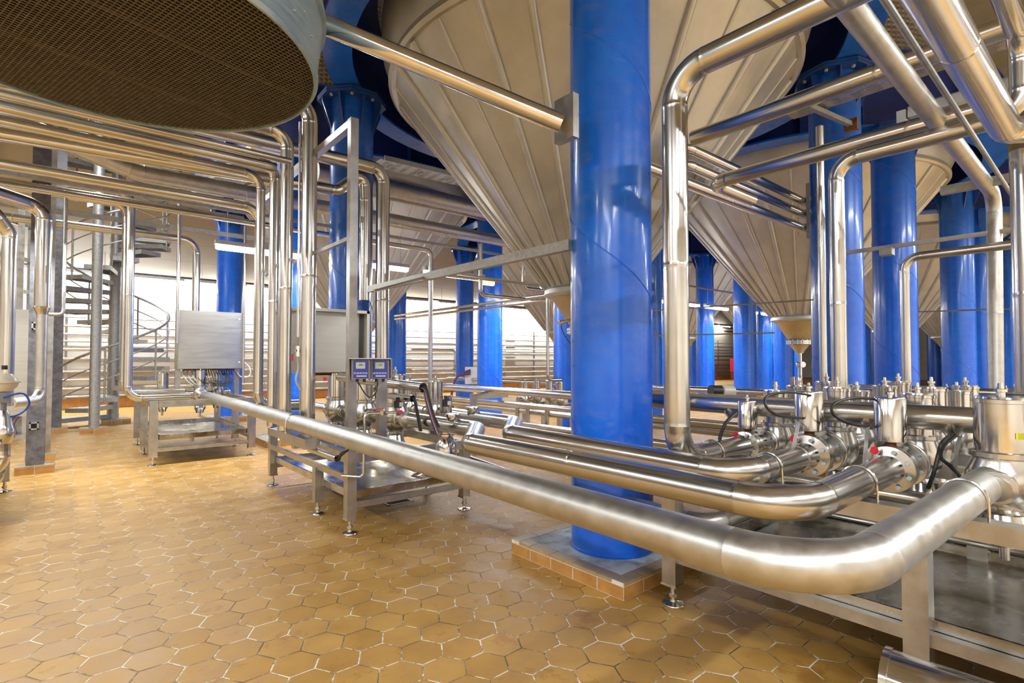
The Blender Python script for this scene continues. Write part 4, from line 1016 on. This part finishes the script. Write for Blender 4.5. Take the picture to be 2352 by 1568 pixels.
# ================================================================== mesh drum
dt = thing('mesh_drum', 'huge round duct with dark mesh underside hanging at the upper left', 'duct', (.163, 3.18, 2.85))
DR = .91
MB().lathe((0, 0, 0), (0, 0, 1), [(0, DR), (.02, DR + .012), (.04, DR + .004), (.30, DR + .03), (.305, DR + .05), (.345, DR + .05), (.35, DR + .03), (2.0, DR + .03), (2.0, DR - .03), (0.0, DR - .012)], 128, closed=True).build('drum_wall', 'galvanised_side', dt)
MB().lathe((0, 0, .5), (0, 0, 1), [(0, DR - .02), (.01, DR - .02)], 96).lathe((0, 0, .02), (0, 0, 1), [(0, DR - .018), (.48, DR - .018), (.48, DR - .022), (0, DR - .022)], 96, closed=True).build('interior_shade', 'void_shade', dt)  # near-black disc and sleeve put in as the shade inside the drum
for k in range(60):
    rv = MB()
    an = 2 * PI * k / 60
    rv.lathe(((DR + .014) * math.cos(an), (DR + .014) * math.sin(an), .12 + .06 * (k % 2)), (math.cos(an), math.sin(an), 0), [(-.02, .008), (.004, .008), (.007, .004)], 8)
    rv.build('rivet', 'galvanised', dt)
g_ = MB(); s_ = .023; n = int(DR / s_)
for ax in (0, 1):
    for k in range(-n, n + 1):
        o_ = k * s_; L = math.sqrt(max(0, (DR - .01) ** 2 - o_ ** 2)); 
        if L < .03: continue
        a_, b2 = Vector((-L, o_, .012 + .004 * ax)), Vector((L, o_, .012 + .004 * ax))
        Rm = Matrix.Rotation(math.radians(15.7) + ax * PI / 2, 3, 'Z')
        g_.bar(Rm @ a_, Rm @ b2, .0034, .005)
for k in (-.30, .28):
    L = math.sqrt((DR - .01) ** 2 - k * k); g_.bar((-L * math.cos(.274) - k * math.sin(.274), -L * math.sin(.274) + k * math.cos(.274), .022), (L * math.cos(.274) - k * math.sin(.274), L * math.sin(.274) + k * math.cos(.274), .022), .01, .02)
g_.build('mesh_grille', 'grille_wire', dt)

# ================================================================== left side: beam posts, box, small valve
ib = thing('beam_post', 'dark steel H-section post on a tiled plinth at the left, with two square openings', 'post', (0, 0, 0))
pb = on_z(80, 1068, .1); X0, Y0 = pb.x, pb.y + .08
MB().span((X0 - .085, Y0 - .09, .1), (X0 + .085, Y0 - .078, 7.9)).span((X0 - .085, Y0 + .078, .1), (X0 + .085, Y0 + .09, 7.9)).span((X0 - .006, Y0 - .08, .1), (X0 + .006, Y0 + .08, 7.9)).build('post_body', 'dark_beam', ib)
sq = on_y(78, 978, Y0 - .1); s2 = on_y(77, 748, Y0 - .1)
f_ = MB()
for z in (sq.z, s2.z):
    for dx, dz_, sx_, sz_ in ((-.035, 0, .016, .09), (.035, 0, .016, .09), (0, -.037, .085, .016), (0, .037, .085, .016)): f_.box((sq.x + dx, Y0 - .10, z + dz_), (sx_, .02, sz_))
f_.build('socket_frame', 'galvanised', ib)
f_ = MB()
for z in (sq.z, s2.z): f_.box((sq.x, Y0 - .095, z), (.055, .01, .058))
f_.build('socket_shade', 'void_shade', ib)  # solid dark plates, coloured as the shade in the square openings
plinth(X0, Y0, .36, .28, .1, 'tiled plinth under the dark H-section post')
pb2 = on_z(105, 1040, .1)
t = thing('beam_post', 'slim steel post close behind the dark H-section post', 'post'); MB().span((pb2.x - .05, pb2.y, .1), (pb2.x + .05, pb2.y + .06, 5)).build('post_body', 'frame_steel', t)
plinth(pb2.x - .05, pb2.y + .04, .32, .22, .1, 'tiled plinth under the slim post behind the H-section post')
pb3 = on_z(122, 978, .12)
t = thing('beam_post', 'grey H-section post left of the spiral stair', 'post')
MB().span((pb3.x - .12, pb3.y - .1, .1), (pb3.x + .12, pb3.y - .088, 7.9)).span((pb3.x - .12, pb3.y + .088, .1), (pb3.x + .12, pb3.y + .1, 7.9)).span((pb3.x - .006, pb3.y - .1, .1), (pb3.x + .006, pb3.y + .1, 7.9)).build('post_body', 'dark_beam', t)
plinth(pb3.x, pb3.y, .42, .36, .1, 'tiled plinth under the grey post left of the spiral stair')
pb4 = on_z(216, 981, .1)
t = thing('round_post', 'round galvanised post standing in front of the spiral stair', 'post')
MB().cyl((pb4.x, pb4.y + .03, .1), (pb4.x, pb4.y + .03, 7.9), .085, 28).build('post_body', 'galvanised', t)
plinth(pb4.x, pb4.y + .03, .42, .36, .1, 'tiled plinth under the round galvanised post')
# rear steel frame left
for k, (px, d, lab) in enumerate(((45, 10.5, 'left'), (68, 10.9, 'right'))):
    a = on_depth(px, 700, d); o = MB().box((a.x, a.y, 2.2), (.10, .10, 4.4)).build('frame_upright', 'frame_steel'); tag(o, '%s upright of the stair-side steel frame at the far left' % lab, 'post')
a, b_ = on_depth(20, 690, 10.0), on_depth(72, 690, 10.9)
for k, z in enumerate((2.75, 3.4, 4.1)):
    o = MB().bar((a.x - 1, a.y - .8, z), (b_.x, b_.y, z), .06, .08).build('frame_crossbar', 'frame_steel'); tag(o, '%s crossbar of the steel frame at the far left' % ('lowest', 'middle', 'topmost')[k], 'bar')
# pale cabinet behind
cbx = thing('equipment_cabinet', 'pale tall equipment cabinet with open base behind the dark post', 'cabinet')
p = on_z(60, 1005, 0)
MB().span((p.x - 1.0, p.y, .38), (p.x, p.y + .7, 2.25)).build('body', 'sheet_steel', cbx)
MB().span((p.x - 1.0, p.y - .02, 0), (p.x, p.y + .7, .06)).span((p.x - .06, p.y, .06), (p.x, p.y + .06, .38)).span((p.x - 1, p.y + .5, .06), (p.x, p.y + .7, .38)).build('base_frame', 'frame_steel', cbx)
for k in range(5): cable('red-brown hose at the cabinet base', [(p.x - .1 - .05 * k, p.y + .05, .38), (p.x - .16 - .05 * k, p.y + .02, .24), (p.x - .12 - .05 * k, p.y + .03, .08)], .012, 'purple_cable', group='hoses at the cabinet base', name='hose', cat='hose')
# reducer pipe with elbow
A_ = on_depth(100, 560, 5.3); ax_, ay_ = A_.x, A_.y
zr = on_depth(97, 705, 5.3).z; zr2 = on_depth(97, 722, 5.3).z; ze = on_depth(90, 918, 5.3).z
h0, h1 = on_depth(0, 445, 4.95), on_depth(75, 470, 5.25)
pr_ = thing('reducing_pipe', 'bright pipe bending down at the left edge and narrowing through a reducer', 'pipe')
up_ = stations([h0 + (h0 - h1) * 2, h1, (ax_, ay_, h1.z - .08), (ax_, ay_, zr)], .066, [0, .12, .16, 0])
MB().tube(up_, 28).build('upper_run', 'steel', pr_)
MB().lathe((ax_, ay_, zr), (0, 0, -1), [(-.004, .067), (0, .070), (.004, .067), (zr - zr2, .045), (zr - zr2 + .004, .045)], 28).build('reducer', 'steel', pr_)
lo = on_depth(25, 918, 4.9)
MB().tube(stations([(ax_, ay_, zr2), (ax_, ay_, ze), (lo.x, lo.y, ze)], .045, .12), 24).build('lower_run', 'brushed_steel', pr_)
# far left riser and pneumatic valve
v0 = on_depth(20, 600, 4.7)
zk_ = on_depth(18, 535, 4.7).z
pipe('riser at the very left edge with a slanted offset near its top', [on_depth(-160, 330, 4.4), on_depth(-8, 495, 4.6), (v0.x, v0.y, zk_), (v0.x, v0.y, .95)], .055, [0, .1, .12, 0], seg=24)
pv = thing('diaphragm_valve', 'beige domed diaphragm actuator with blue air hose at the far left', 'valve')
v = on_depth(10, 866, 4.5)
MB().lathe((v.x, v.y, v.z - .12), (0, 0, 1), [(0, .05), (.04, .085), (.07, .092), (.072, .108), (.084, .108), (.087, .092), (.12, .08), (.148, .05), (.152, .0)], 36).build('actuator_dome', 'beige_paint', pv)
MB().cyl((v.x, v.y, v.z + .065), (v.x, v.y, v.z + .10), .02, 12).build('top_knob', 'rubber', pv)
MB().box((v.x, v.y, v.z - .17), (.09, .07, .09)).cyl((v.x, v.y, v.z - .28), (v.x, v.y, v.z - .12), .02, 10).build('yoke', 'grey_plastic', pv)
MB().lathe((v.x, v.y, v.z - .62), (0, 0, 1), [(0, .05), (.06, .05), (.1, .075), (.16, .08), (.22, .06), (.28, .05), (.34, .03)], 24).build('valve_body', 'polished_steel', pv)
cable('', [(v.x, v.y - .06, v.z - .17), (v.x + .12, v.y - .05, v.z - .14), (v.x + .16, v.y, v.z - .24), (v.x + .08, v.y, v.z - .33), (v.x - .05, v.y - .02, v.z - .33)], .008, 'blue_hose', name='air_hose', parent=pv)
pipe('curved polished elbow below the beige diaphragm valve', [(v.x, v.y, v.z - .55), (v.x, v.y, .42), (v.x - .8, v.y - .2, .42)], .05, .12, 'polished_steel', seg=24)
tp = on_depth(148, 600, 6.5)
pipe('thin support tube ending in a small foot below the left rack', [(tp.x, tp.y, on_depth(148, 455, 6.5).z), (tp.x, tp.y, on_depth(148, 722, 6.5).z), on_depth(112, 722, 6.4)], .022, .05, 'frame_steel', seg=14)
th = on_depth(412, 500, 7.6)
pipe('thin vertical tube hanging from the rack to the left cabinet', [(th.x, th.y, on_depth(412, 318, 7.6).z), (th.x, th.y, 1.6)], .024, .05, 'steel', seg=14)
th = on_depth(562, 620, 8.2)
pipe('thin vertical tube in front of the narrow blue column', [(th.x + .3, th.y + .1, on_depth(562, 512, 8.2).z), (th.x, th.y, on_depth(562, 512, 8.2).z), (th.x, th.y, 1.0)], .018, .05, 'steel', seg=14)
th = on_depth(686, 600, 4.5)
ln_ = thing('drop_line', 'thin tube with a small ball valve left of the thickest riser', 'tube')
MB().cyl((th.x, th.y, 1.55), (th.x, th.y, 3.4), .010, 10).build('tube_run', 'steel', ln_)
zb_ = on_depth(683, 805, 4.5).z
MB().cyl((th.x, th.y, zb_ - .05), (th.x, th.y, zb_ + .04), .017, 10).cyl((th.x - .02, th.y, zb_), (th.x + .02, th.y, zb_), .015, 10).build('ball_valve', 'polished_steel', ln_)
MB().box((th.x - .05, th.y - .02, zb_ - .06), (.012, .012, .06)).build('handle', 'red_plastic', ln_)
cable('', [(th.x, th.y, zb_ - .05), (th.x + .01, th.y, zb_ - .15), (th.x - .01, th.y, zb_ - .25), (th.x + .03, th.y, zb_ - .33)], .012, 'grey_cable', name='hose_end', parent=ln_)
for px, py, d_, lab in ((914, 928, 4.55, 'black square sensor box on the large seat valve below the right display'), (1024, 925, 4.6, 'black square sensor box on the valve right of the cable bundle')):
    p = on_depth(px, py, d_); sb_ = thing('sensor_box', lab, 'sensor', p)
    MB().box((0, 0, 0), (.06, .05, .06), -.6).box((0, 0, .045), (.03, .03, .03), -.6).build('box_body', 'rubber', sb_)
    MB().box((.012, -.036, 0), (.03, .012, .035), -.6).build('label_plate', 'white_plastic', sb_)
vb_ = on_depth(1024, 950, 4.7)
o = MB().lathe((vb_.x, vb_.y, ZP), (0, 0, 1), [(0, .03), (.06, .03), (.062, .055), (.21, .055), (.215, .05)], 24).build('small_actuator', 'polished_steel'); tag(o, 'small bright cylinder actuator on the farther jogged pipe', 'actuator')
# red lever valve and sampling line on middle stand
sl_ = thing('sampling_line', 'thin sampling line with a red lever valve in front of the middle stand valves', 'tube')
s1, s2, s3 = on_depth(835, 1095, 3.8), on_depth(838, 950, 3.8), on_depth(925, 945, 3.9)
MB().tube(stations([s1 + Vector((-.12, .1, .01)), (s1.x, s1.y, s1.z), (s2.x, s2.y, s2.z), s3], .009, .03, False), 10).build('tube_run', 'steel', sl_)
m_ = s2.lerp(s3, .5); MB().box(m_, (.05, .03, .03), .4).cyl(m_, m_ + Vector((0, 0, .03)), .008, 8).build('ball_valve', 'polished_steel', sl_)
MB().bar(m_ + Vector((0, 0, .032)), m_ + Vector((-.075, .02, .028)), .012, .006).build('lever', 'red_plastic', sl_)
o = MB().lathe(on_depth(920, 946, 3.85), (-.5, -.85, 0), [(0, .016), (.004, .016)], 20).build('tag_disc', 'red_plastic'); tag(o, 'red tag disc hanging near the jogged pipe below the displays', 'tag')
o = MB().lathe(on_depth(747, 870, 4.6), (-.5, -.85, 0), [(0, .016), (.02, .016)], 20).build('signal_button', 'red_plastic'); tag(o, 'round red button left of the display post', 'button')

# ================================================================== spiral staircase
SX, SY = .80, 14.40
st_ = thing('spiral_staircase', 'galvanised spiral staircase with handrail at the left', 'staircase', (SX, SY, 0))
MB().cyl((0, 0, .12), (0, 0, 7.6), .105, 28).build('centre_pole', 'galvanised', st_)
collars = MB(); SR = 1.0; RI = .205; stp = math.radians(27); camang = math.atan2(-SY, -SX)
a_start = camang - math.radians(62)
for k in range(30):
    z = .2 + RI * k; an = a_start + stp * k
    if z > 6.6: break
    R_ = Matrix.Rotation(an, 3, 'Z'); b_ = MB(); h2 = .12; i0, i1, w0, w1 = .10, SR, .07, .22
    vs = [(i0, -w0, 0), (i1, -w1, 0), (i1, w1, 0), (i0, w0, 0)]
    V = [R_ @ Vector((x, y, z + zz)) for zz in (-.004, 0) for x, y, _ in vs]
    b_.add(V, [(3, 2, 1, 0), (4, 5, 6, 7), (0, 1, 5, 4), (1, 2, 6, 5), (2, 3, 7, 6), (3, 0, 4, 7)])
    for (p, q) in (((i0, -w0), (i1, -w1)), ((i0, w0), (i1, w1)), ((i1, -w1), (i1, w1))):
        b_.bar(R_ @ Vector((p[0], p[1], z - .045)), R_ @ Vector((q[0], q[1], z - .045)), .008, .09)
    b_.build('tread', 'galvanised', st_)
    collars.lathe((0, 0, z - .1), (0, 0, 1), [(0, .112), (.10, .112)], 24)
collars.build('collar', 'galvanised', st_)
def helix(r, zo, k0=0, k1=30, rad=.02, nm='handrail'):
    pts = []
    for i in range(int((k1 - k0) * 4) + 1):
        k = k0 + i / 4; pts.append(((r * math.cos(a_start + stp * k), r * math.sin(a_start + stp * k), .2 + RI * k + zo), rad))
    MB().tube(pts, 8).build(nm, 'galvanised', st_)
helix(SR, 1.0, 0, 30, .027); helix(SR, .68, 0, 30, .014, 'midrail'); helix(SR, .36, 0, 30, .014, 'midrail')
for k in range(0, 30, 2):
    an = a_start + stp * k; z = .2 + RI * k
    MB().cyl((SR * math.cos(an), SR * math.sin(an), z - .1), (SR * math.cos(an), SR * math.sin(an), z + 1.0), .02, 10).build('baluster', 'galvanised', st_)
plinth(SX + .05, SY - .1, .5, .5, .1, 'tiled plinth under the pole of the spiral stair')

# ================================================================== wall pipe rack
zs = (2.55, 2.3, 2.08, 1.88, 1.66, 1.40, 1.05, .82, .58, .36)
rs = (.022, .03, .025, .028, .045, .045, .03, .03, .035, .03)
wl = ('topmost', 'second from top', 'third from top', 'fourth from top', 'fifth from top', 'sixth from top', 'fourth from bottom', 'third from bottom', 'second from bottom', 'lowest')
for z, r, lab in zip(zs, rs, wl):
    pipe('%s pipe of the long rack on the back wall' % lab, [(-8, 18.93, z), (44, 18.93, z)], r, .1, 'steel', group='pipes of the back wall rack', seg=12)
for k in range(16):
    x = -2.9 + 2.9 * k
    o = MB().span((x - .03, 18.99, .28), (x + .03, 19.05, 2.75)).build('rack_post', 'frame_steel'); tag(o, 'upright post of the back wall pipe rack', 'post', 'posts of the back wall pipe rack')
# red hose-reel cabinet and riser, far right
hc = on_y(1688, 850, 18.3)
t = thing('hose_cabinet', 'red fire-hose cabinet on the far wall right of the big bent pipe', 'cabinet')
MB().box((hc.x, 18.3, 1.05), (.75, .3, .9)).build('body', 'red_plastic', t); MB().box((hc.x, 18.3, .3), (.7, .25, .6)).build('lower_box', 'red_pipe', t)
pipe('dark red fire water pipe with elbows above the hose cabinet', [(hc.x - 1.6, 18.3, 3.6), (hc.x, 18.3, 3.6), (hc.x, 18.3, 1.4)], .05, .15, 'red_pipe', seg=12)
pipe('second dark red fire pipe stub beside the elbowed one', [(hc.x - 1.6, 18.2, 3.35), (hc.x - .35, 18.2, 3.35)], .04, .15, 'red_pipe', seg=12)

# manifold on the back wall left of the scuffed column
for k, (px, z) in enumerate(((945, 1.75), (945, 1.35), (945, 1.0))):
    a = on_y(px, 850, 16.6); b_ = on_y(1045, 850, 16.6)
    pipe('%s pipe of the distant manifold between two blue columns' % ('upper', 'middle', 'lower')[k], [(a.x, 16.6, z), (b_.x, 16.6, z), (b_.x, 16.6, .5)], .05, .14, seg=16)
# motor with white fan cover
mo = thing('pump_motor', 'small motor with black fins and white end cover right of the tall bent pipe', 'motor')
m0 = on_depth(1632, 897, 5.2); md = Vector((.6, -.3, -.03)).normalized()
MB().cyl(m0, m0 + md * .11, .055, 24).build('motor_body', 'rubber', mo)
MB().lathe(m0 + md * .11, md, [(0, .05), (.01, .062), (.13, .062), (.145, .05), (.146, .03)], 28).build('fan_cover', 'beige_paint', mo)
sn_ = thing('pressure_sensor', 'black boxed sensor on a stainless tube just left of the tall bent pipe', 'sensor')
s0 = on_depth(1562, 868, 3.6)
MB().box(s0, (.07, .05, .10), .5).build('head_box', 'rubber', sn_); MB().cyl(s0 + Vector((0, 0, -.38)), s0 + Vector((0, 0, -.05)), .025, 14).build('tube_body', 'polished_steel', sn_)
o = MB().box(on_depth(1305, 272, 3.1) * 1.0, (.001, .001, .001)) if False else None
# cable roll and box on distant column
cbx2 = thing('cable_box', 'small white connection box with dark red cables on the distant blue column', 'box')
c = on_depth(1090, 862, 14.0)
MB().box(c, (.5, .12, .45), -.5).build('box_body', 'white_plastic', cbx2)
for k in range(3): cable('', [c + Vector((-.2, -.1, .05 + .05 * k)), c + Vector((-.5, .1, -.05)), c + Vector((-.6, .2, -.6)), c + Vector((-.5, .2, -.9))], .03, 'purple_cable', name='cable_run', parent=cbx2)

# light cable tray upper left
ta, tb_ = on_depth(455, 470, 9.0), on_depth(560, 395, 8.0)
cable_tray('light perforated cable tray slanting above the narrow blue column at the left', on_x(455, 465, on_depth(455, 465, 9.5).x), on_x(620, 350, on_depth(455, 465, 9.5).x), (.4, 0, 0))
tz = on_y(870, 375, 6.9)
cable_tray('dark-edged cable tray running under the blue girder toward the big cone', tz, on_y(1090, 425, 6.9), (0, .35, 0))

# ================================================================== fluorescent lamps
def make_lamp(L=1.3):
    t = thing('fluorescent_lamp', 'x', 'lamp', (0, 0, 0), 'fluorescent lamps in the aisle')
    MB().span((-L / 2, -.05, .03), (L / 2, .05, .085)).build('housing', 'lamp_housing', t)
    MB().tube([((-L / 2 + .01, 0, 0), .03), ((-L / 2 + .04, 0, 0), .042), ((L / 2 - .04, 0, 0), .042), ((L / 2 - .01, 0, 0), .03)], 14).build('tube_cover', 'tube_glow', t)
    for sg in (-1, 1): MB().cyl((sg * (L / 2 - .15), 0, .085), (sg * (L / 2 - .15), 0, .5), .006, 6).build('hanger', 'frame_steel', t)
    return t
lp = make_lamp()
z1 = 2.88; xsl = [2.15, 3.75, 5.35, 8.1, 9.7, 11.3, 12.9, 14.5, 16.4, 18.0, 19.6, 22, 25]
for k, x in enumerate(xsl):
    lab = {0: 'hanging fluorescent lamp left of the tall risers, above the left cabinet', 1: 'hanging fluorescent lamp crossing behind the display post', 2: 'hanging fluorescent lamp right of the display post'}.get(k, 'hanging fluorescent lamp of the aisle row between the tanks')
    if k == 0: lp.location = (x, 7.95, z1); lp['label'] = lab
    else: dup(lp, (x, 7.95, z1), 0, lab)
rl = MB().span((-4, 7.92, z1 + .5), (27, 7.98, z1 + .54)).build('lamp_rail', 'galvanised'); tag(rl, 'thin rail carrying the hanging fluorescent lamps', 'rail')
for k in range(24):
    x = -5 + 1.75 * k
    dup(lp, (x, 18.75, 3.72), 0, 'fluorescent lamp of the row along the back wall', 'fluorescent lamps along the back wall', (1.1, 1.4, 1.4))
o = MB().span((-9, 18.72, 3.84), (44, 18.78, 3.9)).build('lamp_rail', 'dark_beam'); tag(o, 'dark cable rail above the lamps along the back wall', 'rail')
wl_ = thing('warm_lamp', 'lamp with a glowing orange end in front of the scuffed blue column', 'lamp')
a, b_ = on_y(1010, 632, 6.9), on_y(1135, 648, 6.9)
MB().bar((a.x, 6.9, b_.z + .03), (b_.x, 6.9, b_.z + .03), .09, .06).build('housing', 'lamp_housing', wl_)
MB().cyl((b_.x - .28, 6.9, b_.z - .025), (b_.x - .02, 6.9, b_.z - .025), .04, 14).build('tube_cover', 'warm_glow', wl_)
# aisle light that these lamp rows give (their own light)
for x in (-.5, 3.5, 7.5, 11.5, 16, 21): area_lamp((x, 7.95, z1 - .08), 3.2, .1, 95)
for x in range(-4, 36, 5): area_lamp((x, 18.35, 3.64), 4.6, .12, 190, (math.radians(18), 0, 0))
